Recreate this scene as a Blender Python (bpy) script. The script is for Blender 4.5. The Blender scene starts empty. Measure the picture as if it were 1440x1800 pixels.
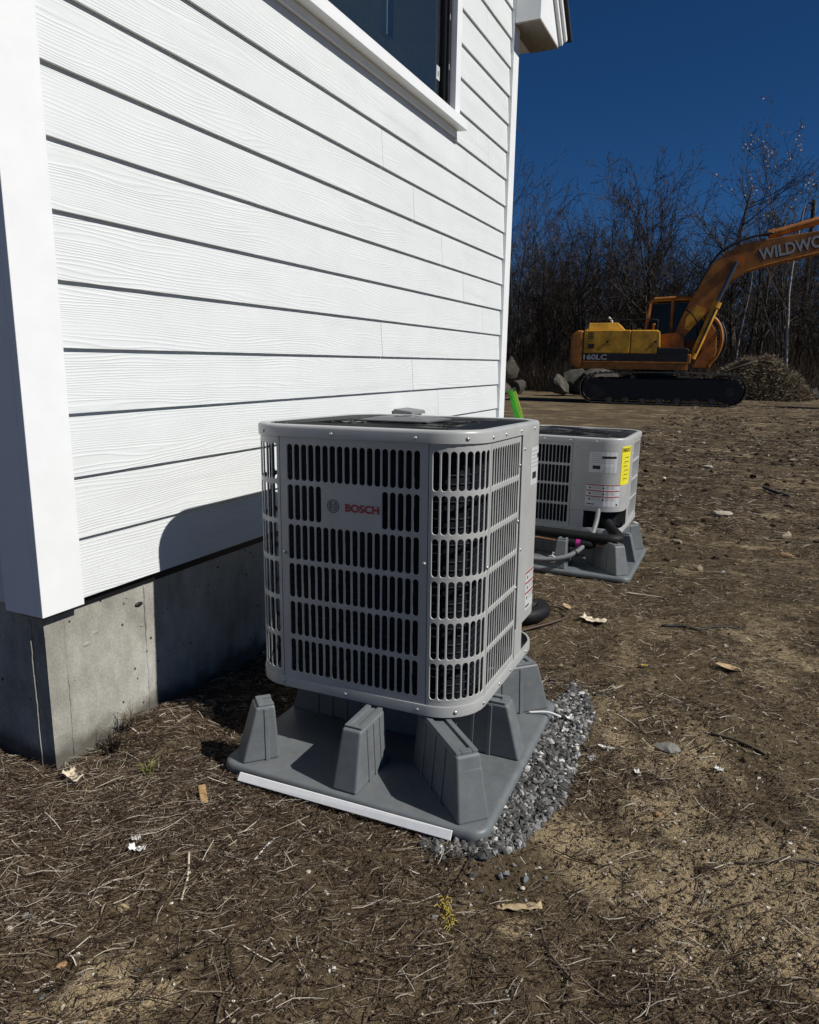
import bpy, bmesh, math, random
import numpy as np
from mathutils import Vector, Matrix, Euler
R = math.radians
random.seed(7)
scene = bpy.context.scene
col = scene.collection

# ------------------------------------------------------------------ camera
CAM = Vector((1.698, -1.406, 1.1934)); YAW, PITCH, ROLL = -0.43517, -0.20781, 0.01565
cd = bpy.data.cameras.new('camera'); cam = bpy.data.objects.new('camera', cd); col.objects.link(cam)
f_ = Vector((math.sin(YAW)*math.cos(PITCH), math.cos(YAW)*math.cos(PITCH), math.sin(PITCH)))
r_ = Vector((math.cos(YAW), -math.sin(YAW), 0)); u_ = r_.cross(f_)
r2 = r_*math.cos(ROLL)+u_*math.sin(ROLL); u2 = -r_*math.sin(ROLL)+u_*math.cos(ROLL)
cam.matrix_world = Matrix(((r2.x, u2.x, -f_.x, CAM.x), (r2.y, u2.y, -f_.y, CAM.y), (r2.z, u2.z, -f_.z, CAM.z), (0, 0, 0, 1)))
cd.sensor_fit = 'HORIZONTAL'; cd.sensor_width = 36; cd.lens = 36*1257.45/1440
cd.clip_start = .02; cd.clip_end = 2000
scene.camera = cam

# ------------------------------------------------------------------ light and exposure
SUN = Vector((1.0, .047, .95)).normalized()
w = bpy.data.worlds.new('World'); scene.world = w; w.use_nodes = True
nt = w.node_tree; nt.nodes.clear()
sky = nt.nodes.new('ShaderNodeTexSky'); sky.sky_type = 'NISHITA'; sky.sun_disc = False
sky.sun_elevation = math.asin(SUN.z); sky.sun_rotation = math.atan2(SUN.x, SUN.y)
sky.altitude = 2700; sky.air_density = .9; sky.dust_density = 0.0; sky.ozone_density = 10.0
bg = nt.nodes.new('ShaderNodeBackground'); bg.inputs['Strength'].default_value = .05
wo = nt.nodes.new('ShaderNodeOutputWorld')
hs = nt.nodes.new('ShaderNodeHueSaturation'); hs.inputs['Saturation'].default_value = 1.12
nt.links.new(sky.outputs[0], hs.inputs['Color']); nt.links.new(hs.outputs[0], bg.inputs[0]); nt.links.new(bg.outputs[0], wo.inputs[0])
sl = bpy.data.lights.new('sun', 'SUN'); sl.energy = 5.0; sl.angle = R(.53); sl.color = (1, .965, .91)
so = bpy.data.objects.new('sun', sl); col.objects.link(so); so.rotation_euler = SUN.to_track_quat('Z', 'Y').to_euler()
so.location = (8, 0, 12)
vs = scene.view_settings; vs.view_transform = 'Standard'; vs.look = 'None'; vs.exposure = -.13; vs.gamma = 1
vs.use_curve_mapping = False
scene.cycles.max_bounces = 6; scene.cycles.diffuse_bounces = 3; scene.cycles.use_denoising = True
scene.cycles.transparent_max_bounces = 8

# ------------------------------------------------------------------ materials
MATS = {}
class NT:
    def __init__(s, name):
        m = bpy.data.materials.new(name); m.use_nodes = True; s.m = m; s.t = m.node_tree
        s.b = s.t.nodes['Principled BSDF']; s.out = s.t.nodes['Material Output']; MATS[name] = m
    def n(s, typ, ins=None, **kw):
        x = s.t.nodes.new('ShaderNode'+typ)
        for k, v in kw.items(): setattr(x, k, v)
        for k, v in (ins or {}).items(): s.set(x.inputs[k], v)
        return x
    def set(s, sock, v):
        if hasattr(v, 'is_output'): s.t.links.new(v, sock)
        elif hasattr(v, 'outputs'): s.t.links.new(v.outputs[0], sock)
        else: sock.default_value = v
    def math(s, op, a, b=0.0, c=0.0):
        x = s.n('Math', operation=op); s.set(x.inputs[0], a); s.set(x.inputs[1], b); s.set(x.inputs[2], c); return x
    def noise(s, vec, scale, detail=3, rough=.5, dist=0):
        x = s.n('TexNoise', {'Scale': scale, 'Detail': detail, 'Roughness': rough, 'Distortion': dist})
        if vec is not None: s.set(x.inputs['Vector'], vec)
        return x
    def ramp(s, fac, stops, interp='LINEAR'):
        x = s.n('ValToRGB'); cr = x.color_ramp; cr.interpolation = interp
        while len(cr.elements) < len(stops): cr.elements.new(.5)
        for e, (p, c) in zip(cr.elements, stops):
            e.position = p; e.color = (*c, 1) if len(c) == 3 else c
        s.set(x.inputs[0], fac); return x
    def mix(s, fac, a, b, typ='MIX'):
        x = s.n('MixRGB', blend_type=typ); s.set(x.inputs[0], fac)
        for i, v in ((1, a), (2, b)): s.set(x.inputs[i], (*v, 1) if isinstance(v, tuple) and len(v) == 3 else v)
        return x
    def bump(s, h, strength=.5, dist=.001, prev=None):
        x = s.n('Bump', {'Height': h, 'Strength': strength, 'Distance': dist})
        if prev: s.set(x.inputs['Normal'], prev)
        s.set(s.b.inputs['Normal'], x); return x
    def base(s, c): s.set(s.b.inputs['Base Color'], (*c, 1) if isinstance(c, tuple) else c)
    def coord(s, which='Object', offset=0):
        t = s.n('TexCoord').outputs[which]
        if offset:
            oi = s.n('ObjectInfo'); v = s.n('CombineXYZ')
            for i, k in enumerate((offset, offset*1.7, offset*.6)): s.set(v.inputs[i], s.math('MULTIPLY', oi.outputs['Random'], k))
            a = s.n('VectorMath', operation='ADD'); s.set(a.inputs[0], t); s.set(a.inputs[1], v); t = a.outputs[0]
        return t
    def scl(s, vec, x, y, z):
        m = s.n('Mapping'); s.set(m.inputs[0], vec); m.inputs['Scale'].default_value = (x, y, z); return m

def plain(name, c, rough=.5, metal=0, var=.12, scale=40, bump=.0, bscale=300, spec=.5, offset=3):
    t = NT(name); co = t.coord('Object', offset)
    n = t.noise(co, scale, 4, .6)
    lo = tuple(v*(1-var) for v in c); hi = tuple(min(1, v*(1+var)) for v in c)
    t.base(t.ramp(n, [(.3, lo), (.7, hi)]))
    n2 = t.noise(co, scale*2.3, 3)
    t.set(t.b.inputs['Roughness'], t.n('MapRange', {0: n2, 3: max(0, rough-.08), 4: min(1, rough+.1)}))
    t.b.inputs['Metallic'].default_value = metal; t.b.inputs['Specular IOR Level'].default_value = spec
    if bump: t.bump(t.noise(co, bscale, 3), .6, bump)
    return t.m

def siding_mat():
    t = NT('painted_fibre_siding'); co = t.coord('Object', 40)
    big = t.noise(t.scl(co, 1, .75, 7.5), 1.0, 2, .5, .2)
    wob = t.noise(t.scl(co, 1, 5, 34), 1.0, 2, .5)
    sep = t.n('SeparateXYZ'); t.set(sep.inputs[0], co)
    ph = t.math('ADD', t.math('MULTIPLY', sep.outputs[2], 640.), t.math('ADD', t.math('MULTIPLY', big, 95.), t.math('MULTIPLY', wob, 7.)))
    s = t.math('SINE', ph); s = t.math('MULTIPLY_ADD', s, .5, .5); s = t.math('POWER', s, 3.0)
    amp = t.noise(t.scl(co, 1, 1.3, 14), 1.0, 2)
    amp = t.n('MapRange', {0: amp, 1: .35, 2: .62, 3: .25, 4: 1.0})
    h = t.math('MULTIPLY', s, amp)
    fine = t.noise(t.scl(co, 60, 25, 500), 1.0, 2)
    h = t.math('ADD', h, t.math('MULTIPLY', fine, .22))
    t.bump(h, 1.0, .00075)
    d = t.noise(co, 3.0, 4, .6)
    c0 = t.ramp(d, [(.25, (.685, .71, .705)), (.75, (.735, .76, .755))])
    wc = t.coord('Object'); ws = t.n('SeparateXYZ'); t.set(ws.inputs[0], wc)
    sp = t.n('MapRange', {0: t.noise(wc, 130, 4, .7), 1: .60, 2: .68, 3: 0., 4: 1.}); lowz = t.n('MapRange', {0: ws.outputs[2], 1: .5, 2: 1.0, 3: .38, 4: 0.})
    dust = t.n('MapRange', {0: t.noise(t.scl(wc, 1, 1.5, 4), 3, 5, .65), 1: .45, 2: .75, 3: 0., 4: .10})
    c0 = t.mix(dust, c0, (.45, .42, .36)); t.base(t.mix(t.math('MULTIPLY', sp, lowz), c0, (.22, .17, .11)))
    t.b.inputs['Roughness'].default_value = .55
    return t.m

def concrete_mat():
    t = NT('poured_concrete'); co = t.coord('Object')
    a = t.noise(co, 3.2, 5, .62); b = t.noise(t.scl(co, 3, 3, 1.1), 9, 4, .6)
    c1 = t.ramp(a, [(.30, (.22, .212, .178)), (.5, (.40, .39, .345)), (.70, (.58, .575, .53))])
    c2 = t.mix(.35, c1, t.ramp(b, [(.3, (.2, .195, .17)), (.7, (.5, .49, .44))]))
    fi = t.noise(co, 140, 3)
    c3 = t.mix(.25, c2, t.ramp(fi, [(.35, (.12, .12, .105)), (.65, (.5, .49, .45))]), 'OVERLAY')
    v = t.n('TexVoronoi', {'Scale': 27.}); t.set(v.inputs['Vector'], co)
    n5 = t.noise(co, 8, 2)
    thr = t.math('MULTIPLY', t.math('GREATER_THAN', n5, .56), .13)
    hole = t.math('LESS_THAN', v.outputs['Distance'], thr)
    sep = t.n('SeparateXYZ'); t.set(sep.inputs[0], co)
    # damp soil stain creeping up from the soil line
    st = t.math('ADD', sep.outputs[2], t.math('MULTIPLY', t.noise(co, 11, 4), .14))
    stain = t.n('MapRange', {0: st, 1: .10, 2: .16, 3: .8, 4: 0.}); stain.clamp = True
    c4 = t.mix(stain, c3, (.05, .042, .03))
    t.base(t.mix(hole, c4, (.03, .03, .028)))
    hh = t.math('SUBTRACT', t.math('ADD', t.math('MULTIPLY', fi, .3), t.math('MULTIPLY', a, .8)), t.math('MULTIPLY', hole, 1.2))
    t.bump(hh, .8, .004); t.b.inputs['Roughness'].default_value = .9
    return t.m

def ground_mat():
    t = NT('trampled_soil'); co = t.coord('Object')
    big = t.noise(co, .55, 5, .6); mid = t.noise(co, 5, 5, .65); fine = t.noise(co, 55, 4, .7); gr = t.noise(co, 260, 3, .7)
    soil = t.ramp(mid, [(.28, (.048, .036, .021)), (.5, (.102, .077, .046)), (.72, (.185, .142, .087))])
    soil = t.mix(.5, soil, t.ramp(fine, [(.3, (.021, .0152, .009)), (.7, (.27, .21, .13))]))
    at = t.n('Attribute', attribute_name='sand')
    far = t.noise(t.scl(co, .8, 1.9, 1), 1.5, 6, .68)
    farm = t.n('MapRange', {0: far, 1: .46, 2: .62, 3: 0., 4: .72}); farm.clamp = True
    fa = t.n('Attribute', attribute_name='away')
    sandm = t.math('MAXIMUM', at.outputs['Fac'], t.math('MULTIPLY', farm, fa.outputs['Fac']))
    sm = t.math('ADD', sandm, t.math('MULTIPLY', t.math('SUBTRACT', fine, .5), .9))
    smr = t.n('MapRange', {0: sm, 1: .3, 2: .75, 3: 0., 4: 1.}); smr.clamp = True
    sand = t.ramp(gr, [(.3, (.17, .125, .07)), (.5, (.34, .265, .16)), (.7, (.56, .47, .32))])
    c = t.mix(smr, soil, sand)
    tone = t.ramp(big, [(.3, (.75, .73, .70)), (.7, (1.3, 1.26, 1.2))])
    fs = t.noise(t.scl(co, 1.6, 6., 1), 3.0, 6, .75); fs2 = t.math('MULTIPLY', t.n('MapRange', {0: fs, 1: .52, 2: .70, 3: 0., 4: .6}), fa.outputs['Fac'])
    c = t.mix(fs2, c, (.36, .275, .175)); fs3 = t.math('MULTIPLY', t.n('MapRange', {0: fs, 1: .46, 2: .34, 3: 0., 4: .55}), fa.outputs['Fac'])
    c = t.mix(fs3, c, (.022, .015, .009))
    c = t.mix(1., c, tone, 'MULTIPLY')
    v = t.n('TexVoronoi', {'Scale': 95.}); t.set(v.inputs['Vector'], co)
    spk = t.math('MULTIPLY', t.math('LESS_THAN', v.outputs['Distance'], .16), t.math('GREATER_THAN', mid, .47))
    c = t.mix(t.math('MULTIPLY', spk, .65), c, (.33, .29, .22))
    t.base(c)
    str_ = t.noise(t.scl(co, 2.2, 7., 1), 2.2, 5, .72)
    h = t.math('ADD', t.math('MULTIPLY', fine, 1.0), t.math('ADD', t.math('MULTIPLY', gr, .4), t.math('MULTIPLY', mid, 1.2)))
    h = t.math('ADD', h, t.math('MULTIPLY', t.math('MULTIPLY', str_, fa.outputs['Fac']), 5.0))
    t.bump(h, 1.0, .018); t.b.inputs['Roughness'].default_value = .95; t.b.inputs['Specular IOR Level'].default_value = .15
    return t.m

def tone_mat(name, stops, rough=.8, grain=200, spec=.25):
    t = NT(name); at = t.n('Attribute', attribute_name='tone')
    c = t.ramp(at.outputs['Fac'], stops)
    n = t.noise(t.coord('Object'), grain, 3, .6)
    t.base(t.mix(.55, c, t.ramp(n, [(.3, (.3, .3, .3)), (.7, (.75, .75, .75))]), 'OVERLAY'))
    t.b.inputs['Roughness'].default_value = rough; t.b.inputs['Specular IOR Level'].default_value = spec
    return t.m

def pane_mat():
    t = NT('window_glass')
    t.b.inputs['Base Color'].default_value = (.6, .7, .75, 1); t.b.inputs['Roughness'].default_value = .02
    tr = t.n('BsdfTransparent', {0: (.84, .9, .92, 1)}); gl = t.n('BsdfGlossy', {'Roughness': .01, 0: (.9, .95, 1, 1)})
    fr = t.n('Fresnel', {'IOR': 1.65}); gi = t.n('NewGeometry'); fac = t.math('MULTIPLY', t.math('MULTIPLY_ADD', fr, 1.0, .05), t.math('SUBTRACT', 1.0, gi.outputs['Backfacing']))
    mx = t.n('MixShader', {0: fac}); t.set(mx.inputs[1], tr); t.set(mx.inputs[2], gl)
    t.t.links.new(mx.outputs[0], t.out.inputs[0]); return t.m

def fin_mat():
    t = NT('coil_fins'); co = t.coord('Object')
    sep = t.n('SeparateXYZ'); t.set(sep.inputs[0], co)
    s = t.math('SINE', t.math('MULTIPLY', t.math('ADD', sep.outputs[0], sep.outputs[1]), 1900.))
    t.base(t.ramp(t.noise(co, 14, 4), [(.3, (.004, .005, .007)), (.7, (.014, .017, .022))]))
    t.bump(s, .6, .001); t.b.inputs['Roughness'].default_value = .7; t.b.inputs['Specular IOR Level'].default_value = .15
    return t.m

SIDING = siding_mat(); CONC = concrete_mat(); SOIL = ground_mat(); GLASS = pane_mat(); FINS = fin_mat()
TRIM = plain('painted_trim', (.85, .865, .86), .45, var=.03, scale=8, bump=.0002, bscale=120)
STEEL = plain('grey_enamel_steel', (.395, .402, .39), .38, var=.07, scale=10, bump=.00015, bscale=260)
LIDM = plain('grey_enamel_lid', (.40, .407, .395), .36, var=.07, scale=9, bump=.0001, bscale=200)
def plastic_mat():
    t = NT('grey_moulded_plastic'); co = t.coord('Object', 2)
    n = t.noise(co, 14, 5, .65); sep = t.n('SeparateXYZ'); t.set(sep.inputs[0], co)
    c = t.ramp(n, [(.3, (.118, .132, .14)), (.7, (.155, .17, .177))])
    du = t.noise(co, 38, 6, .72); dm = t.n('MapRange', {0: du, 1: .50, 2: .68, 3: 0., 4: .5})
    c = t.mix(dm, c, (.20, .185, .155))
    lo = t.n('MapRange', {0: t.math('ADD', sep.outputs[2], t.math('MULTIPLY', t.noise(co, 9, 4), .07)), 1: .05, 2: .085, 3: .55, 4: 0.})
    c = t.mix(t.math('MULTIPLY', lo, t.n('MapRange', {0: t.noise(co, 70, 4, .7), 1: .42, 2: .6, 3: 0., 4: 1.})), c, (.15, .115, .075))
    sc = t.noise(t.scl(co, 8, 8, 90), 1.0, 3, .6); c = t.mix(t.n('MapRange', {0: sc, 1: .66, 2: .72, 3: 0., 4: .3}), c, (.26, .27, .27))
    t.base(c); t.set(t.b.inputs['Roughness'], t.n('MapRange', {0: du, 3: .32, 4: .6})); t.bump(t.noise(co, 170, 3), .6, .0004)
    return t.m
PLASTIC = plastic_mat()
BLACK = plain('black_rubber', (.009, .009, .0095), .6, var=.3, scale=60, bump=.0006, bscale=180, spec=.25)
BLKMET = plain('black_wire', (.012, .013, .014), .4, var=.2)
DARKFR = plain('black_window_frame', (.01, .01, .011), .35, var=.2)
SCREW = plain('zinc_screw', (.42, .42, .41), .42, metal=.7, var=.1)
ROOMM = plain('pale_plaster', (.68, .74, .75), .9, var=.1)  # even pale colour of the room walls and ceiling
PALE = plain('pale_reflection', (.48, .54, .53), .6, var=.05)  # colour of the bar that imitates a reflection in the pane
SHING = plain('asphalt_shingle', (.03, .03, .032), .95, var=.5, scale=160, bump=.002)
CONDUIT = plain('grey_conduit', (.18, .187, .187), .5, var=.1)
COPPER = plain('copper', (.6, .3, .16), .3, metal=.9, var=.2)
BRASS = plain('brass', (.6, .42, .2), .35, metal=.9, var=.2)
MAGENTA = plain('magenta_label', (.36, .015, .20), .5, var=.1)
WHITEP = plain('white_pvc', (.8, .8, .79), .4, var=.04)
MOSS = plain('yellow_moss', (.42, .33, .05), .8, var=.3)
CABLE = plain('brown_cable', (.07, .045, .03), .6, var=.2)
YELLOW = plain('yellow_label', (.82, .72, .02), .5, var=.03)
LABELW = plain('silver_label', (.56, .575, .575), .4, var=.04)
INK = plain('black_ink', (.012, .012, .012), .6, var=.1)
REDINK = plain('red_ink', (.30, .018, .018), .5, var=.1)
GREYINK = plain('grey_ink', (.22, .22, .22), .6, var=.1)
EXY = plain('faded_yellow_paint', (.60, .31, .022), .55, var=.42, scale=3.2, bump=.0006, bscale=60)
EXO = plain('faded_orange_paint', (.34, .125, .018), .55, var=.45, scale=3.5, bump=.0006, bscale=60)
EXBLK = plain('greasy_black_steel', (.012, .011, .011), .55, var=.4, scale=9, bump=.002, bscale=30)
EXTRK = plain('worn_track_steel', (.12, .11, .10), .45, metal=.5, var=.5, scale=12, bump=.002, bscale=40)
EXGREY = plain('faded_lettering', (.42, .42, .42), .6, var=.12)
CHROME = plain('dull_rod', (.16, .17, .19), .3, metal=.8, var=.2)
CABGL = plain('cab_glass', (.008, .009, .01), .12, var=.1, spec=.3)
GREENP = plain('green_plastic', (.06, .42, .03), .45, var=.3, scale=20)
LIME = plain('lime_plastic', (.42, .55, .06), .5, var=.2, scale=30)
DKWOOD = plain('weathered_wood', (.11, .085, .06), .85, var=.3, scale=40)
WOODT = plain('split_wood', (.40, .25, .11), .75, var=.3, scale=50, bump=.001)
BARKM = plain('pale_bark_strip', (.46, .35, .20), .85, var=.35, scale=45, bump=.002, bscale=120)
LEAFM = plain('dead_leaf', (.42, .29, .16), .8, var=.25, scale=40, bump=.0008)
PAPER = plain('torn_paper', (.62, .54, .40), .85, var=.15, scale=30, bump=.0008)
WHITEB = plain('white_scrap', (.75, .75, .72), .7, var=.1)
ROCKG = plain('grey_rock', (.20, .195, .17), .9, var=.35, scale=24, bump=.004, bscale=60)
ROCKT = plain('tan_rock', (.36, .28, .15), .85, var=.3, scale=40, bump=.002, bscale=120)
ROCKB = plain('rusty_rock', (.30, .18, .085), .85, var=.3, scale=50, bump=.002, bscale=120)
ROCKW = plain('pale_rock', (.40, .36, .28), .85, var=.3, scale=40, bump=.003, bscale=90)
ROCKD = plain('slate_pebble', (.12, .135, .14), .7, var=.25, scale=60, bump=.001)
BOULD = plain('field_boulder', (.062, .057, .045), .95, var=.6, scale=3.5, bump=.02, bscale=9)
BARK = plain('grey_bark', (.085, .074, .062), .95, var=.5, scale=5, bump=.012, bscale=22, spec=.1)
TWIG = plain('brown_twigs', (.062, .050, .041), .95, var=.5, scale=1.2, spec=.1)
BIRCH = plain('birch_bark', (.30, .285, .26), .8, var=.45, scale=7, bump=.004, bscale=30)
BRUSHM = tone_mat('brush', [(0, (.02, .015, .011)), (.5, (.058, .043, .031)), (.85, (.10, .077, .056)), (1, (.19, .155, .12))], .95, 3, .1)
STRAW = tone_mat('straw', [(0, (.022, .013, .009)), (.3, (.074, .047, .031)), (.55, (.18, .132, .092)), (.8, (.44, .37, .275)), (1, (.76, .69, .56))], .75, 220)
CRUMB = tone_mat('soil_crumbs', [(0, (.02, .013, .007)), (.55, (.07, .048, .026)), (.78, (.17, .13, .08)), (.93, (.40, .35, .26)), (1, (.62, .60, .54))], .9, 300)
GRAV = tone_mat('crushed_stone', [(0, (.035, .034, .032)), (.45, (.118, .117, .112)), (.75, (.27, .268, .26)), (1, (.6, .59, .56))], .8, 150)
PILEM = tone_mat('dead_brush', [(0, (.045, .036, .026)), (.4, (.15, .12, .082)), (1, (.46, .38, .26))], .95, 60)

# ------------------------------------------------------------------ mesh helpers
def link(name, me, parent=None, mats=(), smooth=False):
    o = bpy.data.objects.new(name, me); col.objects.link(o)
    for m in mats if isinstance(mats, (list, tuple)) else [mats]: me.materials.append(m)
    if parent: o.parent = parent
    if smooth: me.polygons.foreach_set('use_smooth', [True]*len(me.polygons))
    return o
def tag(o, label=None, cat=None, group=None, kind=None):
    for k, v in (('label', label), ('category', cat), ('group', group), ('kind', kind)):
        if v: o[k] = v
    return o
def empty(name, loc=(0, 0, 0), rot=(0, 0, 0)):
    o = bpy.data.objects.new(name, None); col.objects.link(o); o.location = loc; o.rotation_euler = rot
    o.empty_display_size = .1; return o
class MB:
    def __init__(s): s.v = []; s.f = []
    def add(s, vs, fs):
        b = len(s.v); s.v += [tuple(p) for p in vs]; s.f += [tuple(i+b for i in f) for f in fs]; return s
    def box(s, x0, x1, y0, y1, z0, z1):
        return s.add([(x0,y0,z0),(x1,y0,z0),(x1,y1,z0),(x0,y1,z0),(x0,y0,z1),(x1,y0,z1),(x1,y1,z1),(x0,y1,z1)],
                     [(0,3,2,1),(4,5,6,7),(0,1,5,4),(1,2,6,5),(2,3,7,6),(3,0,4,7)])
    def hexa(s, b, t):          # four base and four top corners, counter-clockwise from above
        return s.add(list(b)+list(t), [(0,3,2,1),(4,5,6,7),(0,1,5,4),(1,2,6,5),(2,3,7,6),(3,0,4,7)])
    def prism(s, poly, a, b, plane='xz'):   # polygon extruded along the third axis
        def P(p, q): return (p[0], q, p[1]) if plane == 'xz' else ((q, p[0], p[1]) if plane == 'yz' else (p[0], p[1], q))
        n = len(poly); vs = [P(p, a) for p in poly]+[P(p, b) for p in poly]
        return s.add(vs, [tuple(range(n)), tuple(range(2*n-1, n-1, -1))]+[(i, i+n, (i+1) % n+n, (i+1) % n) for i in range(n)])
    def tube(s, pts, r, n=8, closed=False, caps=True):
        pts = [Vector(p) for p in pts]; m = len(pts); rr = r if isinstance(r, (list, tuple)) else [r]*m
        up = Vector((.013, .021, 1)); vs = []; prev = None
        for i, p in enumerate(pts):
            if closed: d = pts[(i+1) % m]-pts[i-1]
            else: d = pts[min(i+1, m-1)]-pts[max(i-1, 0)]
            d.normalize()
            if prev is None:
                a = d.cross(up); a = a.normalized() if a.length > 1e-3 else Vector((1, 0, 0))
            else:
                a = prev-d*prev.dot(d); a.normalize()
            prev = a; b = d.cross(a)
            vs += [p+(a*math.cos(k*2*math.pi/n)+b*math.sin(k*2*math.pi/n))*rr[i] for k in range(n)]
        fs = []
        for i in range(m if closed else m-1):
            j = (i+1) % m
            fs += [(i*n+k, i*n+(k+1) % n, j*n+(k+1) % n, j*n+k) for k in range(n)]
        if caps and not closed: fs += [tuple(range(n-1, -1, -1)), tuple((m-1)*n+k for k in range(n))]
        return s.add(vs, fs)
    def sphere(s, c, r, n=8, m=5, half=False, sc=(1, 1, 1)):
        vs = []; fs = []
        for i in range(m+1):
            th = (math.pi/2 if half else math.pi)*i/m
            for k in range(n):
                ph = 2*math.pi*k/n
                vs.append((c[0]+r*sc[0]*math.sin(th)*math.cos(ph), c[1]+r*sc[1]*math.sin(th)*math.sin(ph), c[2]+r*sc[2]*math.cos(th)))
        for i in range(m):
            fs += [(i*n+k, (i+1)*n+k, (i+1)*n+(k+1) % n, i*n+(k+1) % n) for k in range(n)]
        return s.add(vs, fs)
    def mesh(s, name='m'):
        me = bpy.data.meshes.new(name); me.from_pydata(s.v, [], s.f); me.update(); return me
    def build(s, name, mat, parent=None, smooth=False, bevel=0, seg=2, auto=None):
        me = s.mesh(name); bm = bmesh.new(); bm.from_mesh(me)
        bmesh.ops.recalc_face_normals(bm, faces=bm.faces); bm.to_mesh(me); bm.free()
        o = link(name, me, parent, mat, smooth)
        if auto: me.polygons.foreach_set('use_smooth', [True]*len(me.polygons)); me.set_sharp_from_angle(angle=R(auto))
        if bevel:
            b = o.modifiers.new('bevel', 'BEVEL'); b.width = bevel; b.segments = seg; b.limit_method = 'ANGLE'; b.angle_limit = R(35)
        return o
def spline(ctrl, n=10):
    P = [Vector(c) for c in ctrl]; P = [P[0]*2-P[1]]+P+[P[-1]*2-P[-2]]; out = []
    for i in range(1, len(P)-2):
        for k in range(n):
            t = k/n; a, b, c, d = P[i-1], P[i], P[i+1], P[i+2]
            out.append(.5*((2*b)+(c-a)*t+(2*a-5*b+4*c-d)*t*t+(3*b-a-3*c+d)*t**3))
    return out+[P[-2]]
def np_mesh(name, V, F, tone=None):        # V (n,3), F (m,k) arrays
    me = bpy.data.meshes.new(name); V = np.asarray(V, np.float32); F = np.asarray(F, np.int32); k = F.shape[1]
    me.vertices.add(len(V)); me.vertices.foreach_set('co', V.ravel())
    me.loops.add(F.size); me.loops.foreach_set('vertex_index', F.ravel())
    me.polygons.add(len(F)); me.polygons.foreach_set('loop_start', np.arange(0, F.size, k, dtype=np.int32))
    me.polygons.foreach_set('loop_total', np.full(len(F), k, np.int32))
    if tone is not None:
        a = me.attributes.new('tone', 'FLOAT', 'POINT'); a.data.foreach_set('value', np.asarray(tone, np.float32))
    me.update(calc_edges=True); me.validate(); me.shade_flat(); return me

# value noise used for the terrain relief
_rng = np.random.default_rng(11); _G = _rng.random((256, 256))
def vn(x, y):
    xi = np.floor(x).astype(int); yi = np.floor(y).astype(int); fx = x-xi; fy = y-yi
    fx = fx*fx*(3-2*fx); fy = fy*fy*(3-2*fy); g = lambda a, b: _G[a % 256, b % 256]
    return (g(xi, yi)*(1-fx)+g(xi+1, yi)*fx)*(1-fy)+(g(xi, yi+1)*(1-fx)+g(xi+1, yi+1)*fx)*fy
def fbm(x, y, o=4):
    a = 0; s = 1; n = 0
    for i in range(o): a = a+s*vn(x*2**i+17*i, y*2**i+31*i); n += s; s *= .5
    return a/n
def boxdist(x, y, x0, x1, y0, y1):
    dx = np.maximum(np.maximum(x0-x, x-x1), 0); dy = np.maximum(np.maximum(y0-y, y-y1), 0); return np.hypot(dx, dy)
def ground_h(x, y):
    x = np.asarray(x, float); y = np.asarray(y, float)
    dist = np.hypot(x-1.7, y+1.4)
    h = (fbm(x*1.3, y*1.3, 3)-.5)*.085+(fbm(x*7+5, y*7, 3)-.5)*.034
    h = h+np.where(dist < 9, (fbm(x*30+9, y*30, 2)-.5)*.017, 0)
    h = h+np.clip((dist-6)/14, 0, 1)*(fbm(x*.35, y*.6, 3)-.5)*.14
    # soil heaped against the concrete beside the near corner, straw bank at the far left
    h = h+.055*np.exp(-(((x-.10)/.13)**2+((y-.22)/.17)**2))+.05*np.exp(-(((x+.15)/.25)**2+((y+.38)/.2)**2))
    h = h-.032*np.exp(-((x-.9)/1.1)**2-((y-3.1)/1.0)**2)
    for b, lv in (((.34, 1.22, .09, .96), -.012), ((.34, 1.22, 2.66, 3.53), -.040)):
        d = boxdist(x, y, *b); k = np.clip(1-d/.10, 0, 1); h = h*(1-k)+lv*k
    k = np.clip(1-boxdist(x, y, -4.5, 3.2, 20.5, 26)/2.5, 0, 1); h = h*(1-k)
    d = boxdist(x, y, 1.2, 1.34, .05, 1.1); k = np.clip(1-d/.08, 0, 1); h = h*(1-k)+(-.004)*k
    return h
def sand_mask(x, y):
    m = np.clip((fbm(x*3.2+3, y*3.2+8, 5)-.40)*4.2, 0, 1)*np.clip((x-1.15)/.35, 0, 1)*np.clip((3.2-y)/1.6, 0, 1)
    for cx, cy, rx, ry in ((.70, -.58, .12, .10), (.80, -.50, .07, .07), (.62, -.68, .06, .09), (1.52, .34, .16, .11), (1.78, .30, .22, .1), (1.36, .27, .1, .09), (1.35, -.08, .12, .04), (1.9, .05, .1, .06)):
        m = np.maximum(m, np.clip(1.4-((x-cx)/rx)**2-((y-cy)/ry)**2, 0, 1)*np.clip((fbm(x*14, y*14, 3)-.25)*3, 0, 1))
    return m*.95

# ------------------------------------------------------------------ ground
def axis(lo, hi, d, far0, far1, g=1.09):
    a = list(np.arange(lo, hi, d)); s = d
    while a[-1] < far1: s *= g; a.append(a[-1]+s)
    s = d
    while a[0] > far0: s *= g; a.insert(0, a[0]-s)
    return np.array(a)
gx = axis(-.6, 2.6, .016, -260, 260); gy = axis(-1.0, 2.4, .016, -60, 420)
X, Y = np.meshgrid(gx, gy); nx, ny = len(gx), len(gy)
V = np.stack([X.ravel(), Y.ravel(), ground_h(X, Y).ravel()], 1)
ii, jj = np.meshgrid(np.arange(nx-1), np.arange(ny-1)); q0 = (jj*nx+ii).ravel()
gm = np_mesh('ground', V, np.stack([q0, q0+1, q0+1+nx, q0+nx], 1))
a = gm.attributes.new('sand', 'FLOAT', 'POINT'); a.data.foreach_set('value', sand_mask(V[:, 0], V[:, 1]).astype(np.float32))
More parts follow.
